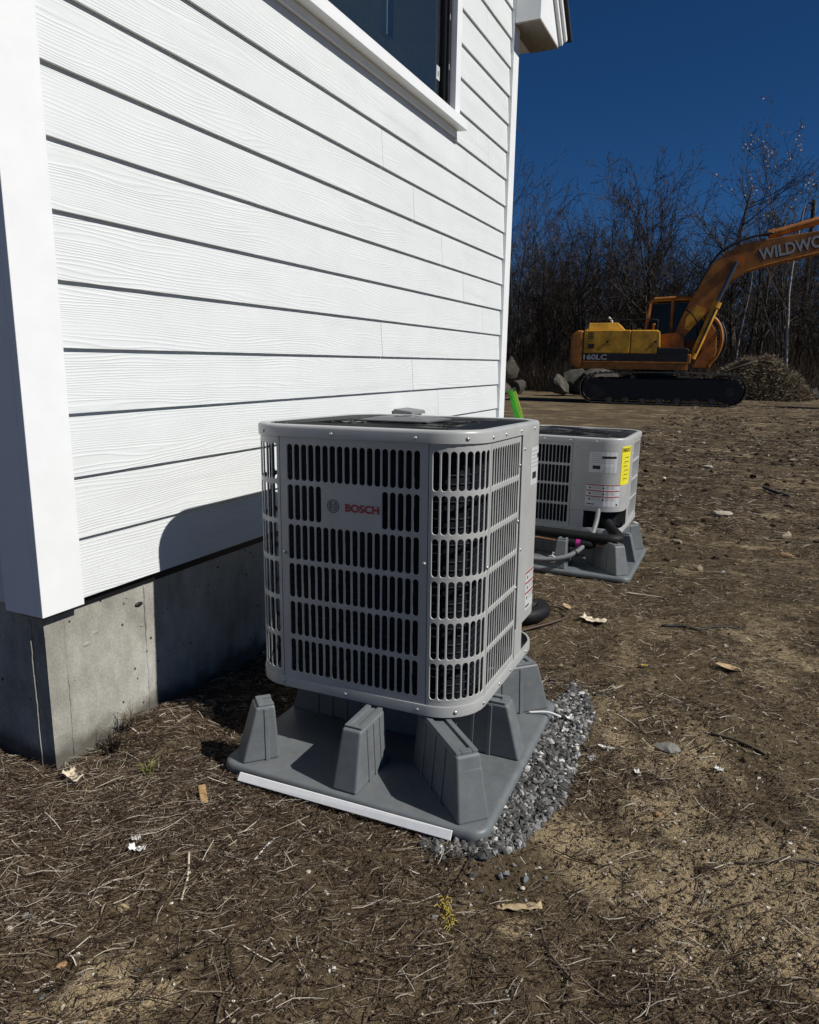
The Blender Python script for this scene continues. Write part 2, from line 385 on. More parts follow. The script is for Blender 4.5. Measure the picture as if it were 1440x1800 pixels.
a = gm.attributes.new('away', 'FLOAT', 'POINT')
a.data.foreach_set('value', np.clip((np.hypot(V[:, 0]-1.7, V[:, 1]+1.4)-2.4)/2., 0, 1).astype(np.float32))
ground = link('ground', gm, None, SOIL, True); tag(ground, 'bare brown trampled soil with sandy patches', None, kind='structure')

# ------------------------------------------------------------------ house
house = tag(empty('house'), 'white clapboard house wall on a grey concrete foundation', 'house', kind='thing')
EXP = .178; Z0 = 1.214; LY, RY = -.011, 3.785
WY0, WY1, WZ0 = .935, 2.805, 2.488
joints = {5: 1.887, 4: 2.252, 6: 3.02, 3: 2.652, 2: 3.014, 1: 3.397, 0: 1.896, -1: 2.272, -2: 2.649, -3: 3.02, -4: 1.52, 7: 3.40, 11: 3.3}
def board(y0, y1, z, top, parent, mat=SIDING, xoff=0.0):
    t = .0125; L = .030
    zt = top+L; sl = -.0125/(EXP)                       # outer face leans back behind the course above
    xb = xoff; xt = xoff+sl*(zt-z)
    mb = MB().hexa([(xb-t, y0, z), (xb, y0, z), (xb, y1, z), (xb-t, y1, z)], [(xt-t, y0, zt), (xt, y0, zt), (xt, y1, zt), (xt-t, y1, zt)])
    return mb.build('siding_board', mat, parent, bevel=.0012, seg=2)
for k in range(-4, 19):
    z = Z0+k*EXP; spans = [(LY, RY)]
    if z+EXP > WZ0+.02 and z < 4.5: spans = [(LY, WY0), (WY1, RY)]
    if k in joints:
        nb = []
        for s0, s1 in spans:
            if s0 < joints[k] < s1: nb += [(s0, joints[k]-.0012), (joints[k]+.0012, s1)]
            else: nb.append((s0, s1))
        spans = nb
    for i, (s0, s1) in enumerate(spans):
        if k == 6 and s0 < WY0 < s1: pass
        board(s0, s1, z, z+EXP, house, xoff=random.uniform(-.0004, .0004))
MB().box(-.12, -.0235, -.12, 3.88, .47, WZ0+.03).build('sheathing', DARKFR, house)
for (a0, a1, b0, b1) in ((-.12, WY0+.03, WZ0+.031, 4.62), (WY1-.03, 3.88, WZ0+.031, 4.62)): MB().box(-.12, -.0235, a0, a1, b0, b1).build('sheathing', DARKFR, house)
# corner boards
MB().box(-.0105, .0145, -.150, -.012, .489, 4.62).build('corner_board', TRIM, house, bevel=.0015)
MB().box(-.137, -.0115, -.1495, -.125, .4885, 4.62).build('corner_board', TRIM, house, bevel=.0015)
MB().box(-.0105, .0145, 3.786, 3.905, .49, 3.80).build('corner_board', TRIM, house, bevel=.0015)
for k in range(-4, 19):                                  # courses on the shaded gable return at the far left
    z = Z0+k*EXP; zt = z+EXP+.03; t = .009; xo = -.140
    MB().hexa([(-1.6, -.1322, z), (-.1385, -.1322, z), (-.1385, -.1232, z), (-1.6, -.1232, z)],
              [(-1.6, -.1222, zt), (-.1385, -.1222, zt), (-.1385, -.1132, zt), (-1.6, -.1132, zt)]).build('siding_board', SIDING, house)
# foundation
def foundation():
    ys = np.linspace(-.118, 3.87, 120); zs = np.linspace(-.3, .52, 24); V = []; F = []
    for j, z in enumerate(zs):
        for i, y in enumerate(ys):
            V.append((-.030+(fbm(np.array(y*5.), np.array(z*5.), 3)-.5)*.006, y, z))
    n = len(ys); F = [(j*n+i, j*n+i+1, (j+1)*n+i+1, (j+1)*n+i) for j in range(len(zs)-1) for i in range(n-1)]
    mb = MB().add(V, F)
    xs = np.linspace(-1.6, -.030, 40); V = [(x, -.118+(fbm(np.array(x*5.), np.array(z*5.), 3)-.5)*.005*(x < -.04), z) for z in zs for x in xs]; n = len(xs)
    mb.add(V, [(j*n+i, j*n+i+1, (j+1)*n+i+1, (j+1)*n+i) for j in range(len(zs)-1) for i in range(n-1)])
    mb.box(-1.6, -.045, -.10, 3.86, -.3, .519)
    return mb
fo = foundation().build('foundation', CONC, house, auto=40)
for yy, wd, pr in ((-.055, .007, .0035), (.252, .006, .003), (1.4, .008, .003), (2.4, .008, .003)):   # fins left by the form panels
    pts = [(-.0295+random.uniform(-.0012, .0004), yy+random.uniform(-.0016, .0016)+.004*math.sin(z*3), z) for z in np.linspace(.02, .475, 26)]
    MB().tube(pts, [wd*.5*random.uniform(.35, 1) for _ in pts], 6).build('form_seam', CONC, fo)
MB().tube([(-.085+random.uniform(-.002, .002), -.119, z) for z in np.linspace(0, .46, 24)], .004, 6).build('form_seam', CONC, fo)
for (yy, zz, r) in ((.232, .405, .012), (.055, .37, .009), (.02, .345, .011), (.24, .33, .006)):
    MB().sphere((-.031, yy, zz), r, 9, 6, sc=(.35, 1.5, .7)).build('tie_hole', EXBLK if r > .0115 else CONC, fo, True)

# window
win = MB().box(-.030, .022, WY1-.072, WY1, WZ0+.083, 4.5).build('window', TRIM, house, bevel=.001)
win.data.name = 'window_casing'
MB().box(-.030, .022, WY0, WY0+.072, WZ0+.083, 4.5).build('casing', TRIM, win, bevel=.001)
MB().hexa([(-.03, WY0-.03, WZ0+.026), (.062, WY0-.03, WZ0+.022), (.062, WY1+.026, WZ0+.022), (-.03, WY1+.026, WZ0+.026)],
          [(-.03, WY0-.03, WZ0+.081), (.062, WY0-.03, WZ0+.074), (.062, WY1+.026, WZ0+.074), (-.03, WY1+.026, WZ0+.081)]).build('sill', TRIM, win, bevel=.0015)
MB().box(-.012, .006, WY0, WY1, WZ0-.012, WZ0+.0245).build('apron', TRIM, win, bevel=.001)
fy0, fy1, fz0 = WY0+.0725, WY1-.0725, WZ0+.082
mb = MB(); mb.box(-.06, -.012, fy1-.034, fy1, fz0, 4.5); mb.box(-.06, -.012, fy0, fy0+.034, fz0, 4.5); mb.box(-.06, -.012, fy0+.0342, fy1-.0342, fz0, fz0+.034)
mb.build('frame', DARKFR, win, bevel=.002)
mb = MB(); mb.box(-.058, -.026, fy1-.056, fy1-.0345, fz0+.0345, 4.5); mb.box(-.058, -.026, fy0+.0345, fy0+.056, fz0+.0345, 4.5); mb.box(-.058, -.026, fy0+.0562, fy1-.0562, fz0+.0345, fz0+.056)
mb.build('sash', DARKFR, win, bevel=.002)
MB().box(-.046, -.042, fy0+.05, fy1-.05, fz0+.05, 4.46).build('pane', GLASS, win)
for z in (2.80, 3.05): MB().box(-.02, -.010, fy1-.03, fy1-.018, z, z+.03).build('latch', SCREW, win, bevel=.002)
MB().box(-.0415, -.0410, fy1-.135, fy1-.09, fz0+.155, fz0+.225).build('sticker', LABELW, win)
MB().box(-.0409, -.0407, fy1-.118, fy1-.10, fz0+.175, fz0+.20).build('sticker_print', GREYINK, win)
# room seen through the glass
rm = MB(); rm.box(-3.2, -3.15, -.1, 3.8, 1.6, 4.65); rm.box(-3.149, -.13, -.1, 3.8, 4.6, 4.65); rm.box(-3.149, -.13, 3.75, 3.8, 1.6, 4.599); rm.box(-3.149, -.13, -.1, -.05, 1.6, 4.599)
rm.build('room_wall', ROOMM, house); MB().box(-3.149, -.13, -.049, 3.749, 1.6, 1.65).build('room_floor', plain('subfloor', (.62, .55, .42), .8), house)
MB().box(-.42, -.38, 2.655, 2.735, 3.02, 4.595).build('reflection_bar', PALE, house)  # added solid bar standing in for a pale reflection in the glass
# cornice return and roof edge at the far corner
ret = MB().prism([(3.79, 3.445), (4.29, 3.445), (4.29, 3.47), (3.79, 3.98)], -.25, .19, 'yz').build('cornice_return', TRIM, house, bevel=.002)
MB().box(-.02, .188, 3.795, 4.285, 3.436, 3.4445).build('soffit', plain('raw_soffit', (.24, .22, .185), .8, var=.2), ret)
def rake(x0, x1, up0, up1, mat, nm, par, ext=0):
    a = Vector((0, 4.295+ext, 3.455-ext)); d = Vector((0, -1, 1)).normalized(); nrm = Vector((0, 1, 1)).normalized()
    p = [a+nrm*up0, a+d*3.2+nrm*up0, a+d*3.2+nrm*up1, a+nrm*up1]
    return MB().prism([(v.y, v.z) for v in p], x0, x1, 'yz').build(nm, mat, par, bevel=.0015)
rake(.1915, .216, .0, .075, TRIM, 'rake_board', ret); rake(.2165, .236, .045, .095, TRIM, 'rake_trim', ret); rake(-.4, .262, .0965, .118, SHING, 'shingle_edge', ret, .02)

# electrical disconnect on the wall behind the near unit
dis = empty('disconnect_box', (0, 2.10, .662)); tag(dis, 'small grey electrical disconnect box on the siding behind the nearer unit', 'electrical box')
MB().box(.004, .095, -.08, .08, 0, .255).build('enclosure', CONDUIT, dis, bevel=.004)
MB().hexa([(.004, -.085, .2555), (.118, -.085, .2555), (.118, .085, .2555), (.004, .085, .2555)], [(.004, -.085, .283), (.110, -.085, .273), (.110, .085, .273), (.004, .085, .283)]).build('hood', CONDUIT, dis, bevel=.003)
MB().tube([(.05, 0, 0), (.05, 0, -.35), (.10, -.05, -.42)], .012, 10).build('conduit', CONDUIT, dis, True)

# ------------------------------------------------------------------ condensing units
Wd = .74; A = .2386; RAD = Wd/2-A; QL = RAD*math.pi/2; S1 = 2*A+QL
def pt(s, off=0.0):
    s = s % (4*S1); k = 0
    while s > A+QL: s -= S1; k += 1         # s now in face frame: -A..A straight, A..A+QL corner
    if s <= A: x, y, n_x, n_y = s, -Wd/2-off, 0, -1
    else:
        th = (s-A)/RAD; x = A+(RAD+off)*math.sin(th); y = -A-(RAD+off)*math.cos(th); n_x, n_y = math.sin(th), -math.cos(th)
    for _ in range(k % 4): x, y = -y, x
    return x, y
def s_list(s0, s1, step=.02):
    out = {s0, s1}
    for k in range(-1, 5):
        c = k*S1
        for e in [c-A, c+A]+[c+A+QL*i/8 for i in range(9)]:
            if s0+1e-6 < e < s1-1e-6: out.add(e)
    return sorted(out)
def sheet(s0, s1, z0, z1, off, th=.0015, zs=None):
    mb = MB(); ss = s_list(s0, s1); zs = zs or [z0, z1]; n = len(ss)
    for o_ in (off, off-th): mb.add([(*pt(s, o_), z) for z in zs for s in ss], [(j*n+i, j*n+i+1, (j+1)*n+i+1, (j+1)*n+i) for j in range(len(zs)-1) for i in range(n-1)])
    b = n*len(zs); last = (len(zs)-1)*n
    mb.f += [(i, i+1, i+1+b, i+b) for i in range(n-1)]+[(last+i, last+i+1, last+i+1+b, last+i+b) for i in range(n-1)]
    mb.f += [(j*n, (j+1)*n, (j+1)*n+b, j*n+b) for j in range(len(zs)-1)]+[(j*n+n-1, (j+1)*n+n-1, (j+1)*n+n-1+b, j*n+n-1+b) for j in range(len(zs)-1)]
    return mb
def louvre(s0, s1, rows, zbase, pitch, cols, mlo, mhi, skip=None, open_=.365):
    """stamped sheet: one cell per slot, rounded rim rolled inward"""
    mb = MB(); cw = (s1-s0-mlo-mhi)/cols; hw = cw*open_; hh = pitch*.5-.0062
    z_lo = zbase; z_hi = zbase+rows*pitch
    def q(sa, sb, za, zb):
        ss = s_list(sa, sb); n = len(ss); mb.add([(*pt(s), z) for z in (za, zb) for s in ss], [(i, i+1, i+1+n, i+n) for i in range(n-1)])
    q(s0, s0+mlo, z_lo-.014, z_hi+.016); q(s1-mhi, s1, z_lo-.014, z_hi+.016)
    q(s0+mlo, s1-mhi, z_lo-.014, z_lo); q(s0+mlo, s1-mhi, z_hi, z_hi+.016)
    ring = [(hw*math.cos(t), (hh-hw)+hw*math.sin(t)) for t in np.linspace(0, math.pi, 7)]+[(hw*math.cos(t), -(hh-hw)+hw*math.sin(t)) for t in np.linspace(math.pi, 2*math.pi, 7)]
    n = len(ring)
    def out(p):
        x, z = p
        if abs(z) > hh-hw+1e-6 and abs(x) < hw*.93:
            return (max(-cw/2, min(cw/2, x*cw/(2*hw)*1.15)), math.copysign(pitch/2, z))
        return (math.copysign(cw/2, x), max(-pitch/2, min(pitch/2, z)) if abs(z) <= hh-hw+1e-6 else math.copysign(pitch/2, z))
    for r in range(rows):
        for c in range(cols):
            sc = s0+mlo+cw*(c+.5); zc = zbase+pitch*(r+.5)
            if skip and skip(r, c): q(sc-cw/2, sc+cw/2, zc-pitch/2, zc+pitch/2); continue
            vs = []
            for (gx_, gz_, of, gr) in ((None, None, 0, 0), (1, 1, 0, .0012), (1, 1, -.0009, 0.0003), (1, 1, -.0022, -.0002)):
                for p in ring:
                    if gx_ is None: a_, b_ = out(p)
                    else:
                        l = math.hypot(p[0], p[1]-max(-(hh-hw), min(hh-hw, p[1]))) or 1
                        a_ = p[0]+p[0]/l*gr; b_ = p[1]+(p[1]-max(-(hh-hw), min(hh-hw, p[1])))/l*gr
                    vs.append((*pt(sc+a_, of), zc+b_))
            fs = []
            for L_ in range(3): fs += [(L_*n+i, L_*n+(i+1) % n, (L_+1)*n+(i+1) % n, (L_+1)*n+i) for i in range(n)]
            mb.add(vs, fs)
    return mb
def sweep(prof, zoff, step=None):
    ss = [s for s in s_list(0, 4*S1)][:-1]; mb = MB(); n = len(ss); m = len(prof)
    vs = [(*pt(s, o_), z+zoff) for o_, z in prof for s in ss]
    return mb.add(vs, [(j*n+i, j*n+(i+1) % n, (j+1)*n+(i+1) % n, (j+1)*n+i) for j in range(m-1) for i in range(n)])
TXT = {}
def text_mesh(body, bold=.0):
    cu = bpy.data.curves.new('t', 'FONT'); cu.body = body; cu.offset = bold; cu.resolution_u = 3
    o = bpy.data.objects.new('t', cu); col.objects.link(o); bpy.context.view_layer.update()
    me = bpy.data.meshes.new_from_object(o.evaluated_get(bpy.context.evaluated_depsgraph_get()))
    v = [tuple(p.co) for p in me.vertices]; f = [tuple(p.vertices) for p in me.polygons]
    bpy.data.objects.remove(o); bpy.data.meshes.remove(me); return v, f
def surf_text(body, s0, z0, h, off, bold=.0, width=None):
    v, f = text_mesh(body, bold); mx = max(p[0] for p in v); mn = min(p[0] for p in v)
    hz = max(p[1] for p in v); lz = min(p[1] for p in v)
    kx = (width/(mx-mn)) if width else h/(hz-lz)
    return MB().add([(*pt(s0+(p[0]-mn)*kx, off), z0+(p[1]-lz)*h/(hz-lz)) for p in v], f)
screw_me = MB().sphere((0, 0, 0), .0044, 8, 3, True, (1, 1, .7)).tube([(0, 0, -.002), (0, 0, .001)], .0058, 10).mesh('screw'); screw_me.materials.append(SCREW)
screw_me.polygons.foreach_set('use_smooth', [True]*len(screw_me.polygons))
def add_screw(parent, s, z, off=.004):
    o = bpy.data.objects.new('screw', screw_me); col.objects.link(o); o.parent = parent
    x, y = pt(s, off); x2, y2 = pt(s, off+.01); o.location = (x, y, z)
    o.rotation_euler = Vector((x2-x, y2-y, 0)).to_track_quat('Z', 'Y').to_euler()
def condenser(loc, rot, rows, label, cap, PITCHZ):
    u = tag(empty('heat_pump_unit', loc, rot), label, 'heat pump', 'outdoor heat pump units')
    zb = .048; zt = zb+rows*PITCHZ+.016; H = zt+.034
    # base pan
    b = sweep([(-.05, .0), (.0, .0), (.004, .003), (.0045, .03), (.0035, .034), (-.004, .0345)], 0).build('base_pan', STEEL, u, auto=40)
    fl = MB(); ss = s_list(0, 4*S1)[:-1]; fl.add([(*pt(s, -.03), .002) for s in ss], [tuple(range(len(ss)))]); fl.build('pan_floor', EXBLK, u)
    # stamped panels
    skip = (lambda r, c: r == rows-2 and 5 <= c <= 12)
    louvre(-A+.001, A-.001, rows, zb, PITCHZ, 18, .022, .022, skip).build('louvre_panel', STEEL, u, auto=35)
    louvre(S1-A+.001, S1+.060, rows, zb, PITCHZ, 12, .010, .012, None, .395).build('louvre_panel', STEEL, u, auto=35)
    louvre(2*S1-.060, 2*S1+A-.001, rows, zb, PITCHZ, 12, .012, .010).build('louvre_panel', STEEL, u, auto=35)
    louvre(3*S1-A+.001, 3*S1+A-.001, rows, zb, PITCHZ, 18, .022, .022).build('louvre_panel', STEEL, u, auto=35)
    for k in (0, 2, 3): louvre(k*S1+A+.001, k*S1+A+QL-.001, rows, zb, PITCHZ, 8, .008, .008, None, .375).build('corner_panel', STEEL, u, auto=35)
    # seam strips
    for s in (-A, A, S1-A, 2*S1+A, 3*S1-A, 3*S1+A):
        sheet(s-.0035, s+.0035, .035, zt, -.0035, .001).build('seam', EXBLK, u)
    # control corner: smooth cover above, open valve bay below
    c0, c1 = S1+.063, 2*S1-.063; zc = .034+.108
    cov = sheet(c0, c1, zc, zt, .0055, .004).build('control_cover', STEEL, u, auto=40, bevel=.001)
    sheet(c0, c0+.085, .034, zc-.001, .001, .002).build('lower_plate', STEEL, u); sheet(c1-.085, c1, .034, zc-.001, .001, .002).build('lower_plate', STEEL, u)
    p0 = pt(c0+.085); p1 = pt(c1-.085)
    mid = ((p0[0]+p1[0])/2-.045, (p0[1]+p1[1])/2-.045)
    MB().add([(*p0, .034), (*mid, .034), (*p1, .034), (*p0, zc), (*mid, zc), (*p1, zc)], [(0, 1, 4, 3), (1, 2, 5, 4)]).build('valve_bay', EXBLK, u)
    MB().add([(*p0, zc-.001), (*mid, zc-.001), (*p1, zc-.001)]+[(*pt(s, -.001), zc-.001) for s in np.linspace(c1-.085, c0+.085, 12)], [tuple(range(15))]).build('bay_lid', STEEL, u)
    for i, (t_, r_0) in enumerate(((.25, .012), (.6, .009))):
        vx = mid[0]+.03+(p1[0]-mid[0])*t_; vy = mid[1]+.03+(p1[1]-mid[1])*t_*.2
        v = MB().tube([(vx, vy, .02), (vx, vy, .085)], r_0, 10).tube([(vx-.02, vy-.01, .06), (vx+.03, vy+.01, .06)], r_0*.8, 8)
        v.tube([(vx, vy, .085), (vx, vy, .1)], r_0*1.3, 6).build('service_valve', BRASS, u, auto=40)
    # lid, grille, shroud
    lid = sweep([(.001, -.002), (.0055, -.001), (.006, .024), (.0045, .030), (.0, .0335), (-.008, .0345), (-.018, .0340), (-.024, .0325), (-.027, .028), (-.028, .0)], zt).build('lid', LIDM, u, auto=40)
    gz = zt+.031; g = MB()
    for k in range(16):
        o_ = -.032-k*.0104
        g.tube([(*pt(s, o_), gz) for s in s_list(0, 4*S1)[:-1]], .0014, 5, closed=True)
    for k in range(6):
        rr = .24-k*.032; g.tube([(rr*math.cos(a_), rr*math.sin(a_), gz) for a_ in np.linspace(0, 2*math.pi, 40)[:-1]], .0014, 5, closed=True)
    for k in range(12):
        a_ = k*math.pi/6; g.tube([(.05*math.cos(a_), .05*math.sin(a_), gz-.003), (.31*math.cos(a_), .31*math.sin(a_), gz-.003)], .002, 5)
    g.build('fan_grille', BLKMET, lid, True)
    sh = MB(); ang = np.linspace(0, 2*math.pi, 40)[:-1]; n = len(ang)
    sh.add([(.30*math.cos(t), .30*math.sin(t), zt-.005) for t in ang]+[(.27*math.cos(t), .27*math.sin(t), zt-.14) for t in ang], [(i, (i+1) % n, n+(i+1) % n, n+i) for i in range(n)])
    pl_ = [pt(s, -.004) for s in ss]; m_n = len(pl_)
    sh.add([(x, y, zt-.004) for x, y in pl_]+[(.30*x/math.hypot(x, y), .30*y/math.hypot(x, y), zt-.005) for x, y in pl_], [(i, (i+1) % m_n, m_n+(i+1) % m_n, m_n+i) for i in range(m_n)])
    sh.add([(.27*math.cos(t), .27*math.sin(t), zt-.14) for t in ang], [tuple(range(n))]); sh.build('fan_shroud', EXBLK, u)
    fan = MB().tube([(0, 0, zt-.13), (0, 0, zt-.03)], .06, 16)
    for k in range(3):
        a0 = k*2*math.pi/3; vs = []
        for i in range(5):
            for rr in (.07, .16, .25): vs.append((rr*math.cos(a0+i*.2), rr*math.sin(a0+i*.2), zt-.10+i*.014))
        fan.add(vs, [(i*3+j, i*3+j+1, i*3+4+j, i*3+3+j) for i in range(4) for j in range(2)])
    fan.build('fan', BLKMET, u)
    if cap:
        c = MB(); hx, hy = .118, .105; z1 = zt+.0335
        pr = lambda hx, hy, z: [(-hx, -hy, z), (hx, -hy, z), (hx, hy, z), (-hx, hy, z)]
        c.hexa(pr(hx, hy, z1), pr(hx, hy, z1+.005)); c.hexa(pr(hx, hy, z1+.0051), pr(hx-.038, hy-.038, z1+.014))
        cp = c.build('motor_cap', plain('dark_grey_cap', (.09, .095, .095), .4, var=.1), lid, bevel=.002)
        e = MB().tube([(.04*math.cos(t), .035*math.sin(t), z1+.0145) for t in np.linspace(0, 6.283, 25)[:-1]], .0022, 5, closed=True)
        e.tube([(-.02, -.02, z1+.0145), (-.02, .02, z1+.0145)], .002, 5).tube([(.02, -.02, z1+.0145), (.02, .02, z1+.0145)], .002, 5).build('embossed_emblem', PLASTIC, cp)
    # coil behind the louvres
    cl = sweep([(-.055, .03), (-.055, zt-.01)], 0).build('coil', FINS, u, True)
    tb = MB(); z = .05
    while z < zt-.02:
        tb.tube([(*pt(s, -.052), z) for s in s_list(0, 4*S1)[:-1]], .0022, 5, closed=True); z += .0245
    tb.build('coil_tubing', plain('dull_blue_tube', (.012, .017, .026), .65, spec=.2), cl)
    # print
    zr = zb+PITCHZ*(rows-1.5)
    badge = surf_text('BOSCH', -.018, zr-.013, .0235, .0012, .032, .108).build('brand_lettering', REDINK, u); badge['label'] = 'red brand lettering on the front panel'
    lg = MB(); sc_ = -.058; rr = .0185
    def loop(r0, th_=.0013):
        n = 32; vs = [(*pt(sc_+(r0+d)*math.cos(t), .0012), zr+(r0+d)*math.sin(t)) for d in (-th_, th_) for t in np.linspace(0, 2*math.pi, n+1)[:-1]]
        lg.add(vs, [(i, (i+1) % n, n+(i+1) % n, n+i) for i in range(n)])
    loop(rr, .0010); loop(rr*.70, .0010)
    def bar(xa, xb, za, zb_): lg.add([(*pt(sc_+xa, .0013), zr+za), (*pt(sc_+xb, .0013), zr+za), (*pt(sc_+xb, .0013), zr+zb_), (*pt(sc_+xa, .0013), zr+zb_)], [(0, 1, 2, 3)])
    bar(-.0075, -.0055, -.0095, .0095); bar(.0055, .0075, -.0095, .0095); bar(-.0055, .0055, -.0045, -.0028); bar(-.0055, .0055, .0028, .0045)
    lg.build('emblem', INK, u)
    def patch(s0, s1, z0, z1, mat, nm, par, off=.0063): 
        o = sheet(s0, s1, z0, z1, off, .0004).build(nm, mat, par); return o
    e0 = S1+A+QL   # end of the corner arc
    sp = S1+.165; ztop = zt-.05
    pl = patch(sp, sp+.165, ztop-.125, ztop, LABELW, 'rating_plate', cov)
    patch(sp+.075, sp+.158, ztop-.038, ztop-.024, INK, 'barcode', pl, .0066); patch(sp+.022, sp+.068, ztop-.105, ztop-.083, INK, 'print_block', pl, .0066)
    for k in range(5): patch(sp+.012, sp+.012+(.06 if k < 2 else .13), ztop-.014-k*.013, ztop-.012-k*.013, GREYINK, 'print_line', pl, .0066)
    for k in range(3): patch(sp+.085, sp+.15, ztop-.118+k*.012, ztop-.116+k*.012, GREYINK, 'print_line', pl, .0066)
    sw = S1+.155; zw = zc+.17
    wl = patch(sw, sw+.205, zw-.138, zw, LABELW, 'warning_label', cov)
    for k in range(3):
        zz = zw-.002-k*.036; patch(sw+.002, sw+.203, zz-.006, zz, REDINK, 'red_band', wl, .0066)
        for x_ in (.02, .10):
            patch(sw+x_, sw+x_+.010, zz-.027, zz-.015, INK, 'pictogram', wl, .0066)
            for q_ in range(3): patch(sw+x_+.018, sw+x_+.072, zz-.012-q_*.007, zz-.010-q_*.007, GREYINK, 'print_line', wl, .0066)
    patch(sw+.01, sw+.055, zw-.128, zw-.122, INK, 'print_line', wl, .0066); patch(sw+.185, sw+.195, zw-.132, zw-.120, INK, 'print_block', wl, .0066)
    if not cap:
        sy = S1+A+QL*.58; zy = zt-.015
        yl = patch(sy, sy+.135, zy-.235, zy, YELLOW, 'energy_label', cov, .0068); yl['label'] = 'bright yellow paper label wrapped on the corner'
        surf_text('ENERGYGUIDE', sy+.005, zy-.034, .024, .0074, .012, .104).build('label_print', INK, yl)
        for k, (a_, b_) in enumerate(((.03, .08), (.025, .085), (.02, .06), (.03, .09), (.025, .08), (.02, .07))):
            zz = zy-.065-k*.026; patch(sy+a_, sy+b_, zz-.004, zz, INK, 'label_print', yl, .0074)
            patch(sy+.012, sy+.1, zz-.012, zz-.0108, GREYINK, 'label_print', yl, .0074)
    # fasteners
    for s in (-.30, -.06, .20, A+QL*.5, S1-.24, S1-.12, S1+.04, S1+.2, 2*S1, 3*S1, 3*S1+A): add_screw(u, s, zt+.012, .0055)
    for s in (-.24, -.02, .215, A+QL*.42, A+QL*.95, S1-.1, S1+.02, S1+.2, 2*S1, 3*S1): add_screw(u, s, .017, .0045)
    for s, z in ((-A+.012, .53*H), (A-.010, .55*H), (S1-A-.006, .52*H), (S1+.054, .35*H), (S1+.054, .62*H), (S1+.054, .84*H), (S1+.085, .9*H), (S1+.08, .5*H), (2*S1-.08, .55*H), (2*S1-.07, .8*H)):
        add_screw(u, s, z, .0055 if s > S1+.06 else .001)
    return u, H
u1, H1 = condenser((.712, .688, .191), (-.020, -.015, .0106), 6, 'tall grey heat pump in front, six rows of louvres and brand badge', True, .1193)
u2, H2 = condenser((.70, 3.36, .165), (0, 0, -math.pi/2-.01), 4, 'shorter grey heat pump farther along the wall with yellow label', False, .1237)

# ------------------------------------------------------------------ moulded stands
def stand(loc, rz, label):
    st = tag(empty('equipment_stand', loc, (0, 0, rz)), label, 'equipment stand', 'moulded plastic stands')
    hs = .412; cr = .05; ring = []
    for k in range(4):
        for t in np.linspace(0, math.pi/2, 6):
            ring.append((k*math.pi/2-math.pi/2+t, k))
    def rr(off, z):
        out = []
        for t, k in ring:
            cx = (hs-cr)*(1 if k in (0, 1) else -1); cy = (hs-cr)*(1 if k in (1, 2) else -1)
            out.append((cx+(cr+off)*math.cos(t), cy+(cr+off)*math.sin(t), z))
        return out
    prof = [(0, 0), (0.002, .012), (-.001, .022), (-.006, .027), (-.014, .029), (-.018, .0288)]; n = len(ring)
    vs = [p for o_, z in prof for p in rr(o_, z)]
    fs = [(j*n+i, j*n+(i+1) % n, (j+1)*n+(i+1) % n, (j+1)*n+i) for j in range(len(prof)-1) for i in range(n)]
    fs += [tuple((len(prof)-1)*n+i for i in range(n)), tuple(range(n-1, -1, -1))]
    MB().add(vs, fs).build('base_plate', PLASTIC, st, auto=50)
    def leg(dx, dy, r_out, r_in, w0, w1, h=.166):
        o = Vector((dx, dy, 0)).normalized(); t = Vector((-o.y, o.x, 0)); z0 = .0285
        P = lambda r, q, z: o*r+t*q+Vector((0, 0, z))
        mb = MB().hexa([P(r_in, w0/2, z0), P(r_in, -w0/2, z0), P(r_out, -w0/2, z0), P(r_out, w0/2, z0)][::-1],
                       [P(r_in+.01, w1/2, z0+h), P(r_in+.01, -w1/2, z0+h), P(r_out-.046, -w1/2, z0+h), P(r_out-.046, w1/2, z0+h)][::-1])
        lg_ = mb.build('leg', PLASTIC, st, bevel=.007, seg=3)
        rb = MB(); ro = r_out-.050; ri = r_in+.012      # raised rim round the moulded slot on top
        for (ra, rb_, qa, qb) in ((ri, ro-.004, w1/2-.019, w1/2-.003), (ri, ro-.004, -w1/2+.003, -w1/2+.019), (ro-.022, ro-.004, -w1/2+.0192, w1/2-.0192)):
            rb.hexa([P(ra, qa, z0+h-.002), P(rb_, qa, z0+h-.002), P(rb_, qb, z0+h-.002), P(ra, qb, z0+h-.002)], [P(ra, qa, z0+h+.007), P(rb_, qa, z0+h+.007), P(rb_, qb, z0+h+.007), P(ra, qb, z0+h+.007)])
        rb.build('slot_rim', PLASTIC, lg_, bevel=.002)
        ribs = MB()
        for fr in ((.25, .5, .75) if r_out-r_in > .15 else (.5,)):
            r = r_in+(r_out-.05-r_in)*fr
            for sg in (1, -1):
                ribs.hexa([P(r, sg*(w0/2-.003), z0), P(r+.012, sg*(w0/2-.003), z0), P(r+.012, sg*(w0/2+.003), z0), P(r, sg*(w0/2+.003), z0)],
                          [P(r, sg*(w1/2-.003), z0+h-.006), P(r+.012, sg*(w1/2-.003), z0+h-.006), P(r+.012, sg*(w1/2+.003), z0+h-.006), P(r, sg*(w1/2+.003), z0+h-.006)])
        ribs.build('rib', PLASTIC, lg_, bevel=.0015)
    for dx, dy in ((1, 0), (-1, 0), (0, 1), (0, -1)): leg(dx, dy, .398, .19 if dy == -1 else .13, .078, .060)
    for dx, dy in ((1, 1), (1, -1), (-1, 1), (-1, -1)): leg(dx, dy, .522, .41 if (dx, dy) == (-1, -1) else .20, .092, .070)
    ins = MB().hexa([(-.16, -.04, .0285), (.14, -.04, .0285), (.14, .20, .0285), (-.16, .20, .0285)], [(-.14, -.02, .192), (.12, -.02, .192), (.12, .18, .192), (-.14, .18, .192)])
    ins.build('core', PLASTIC, st, bevel=.006)
    return st
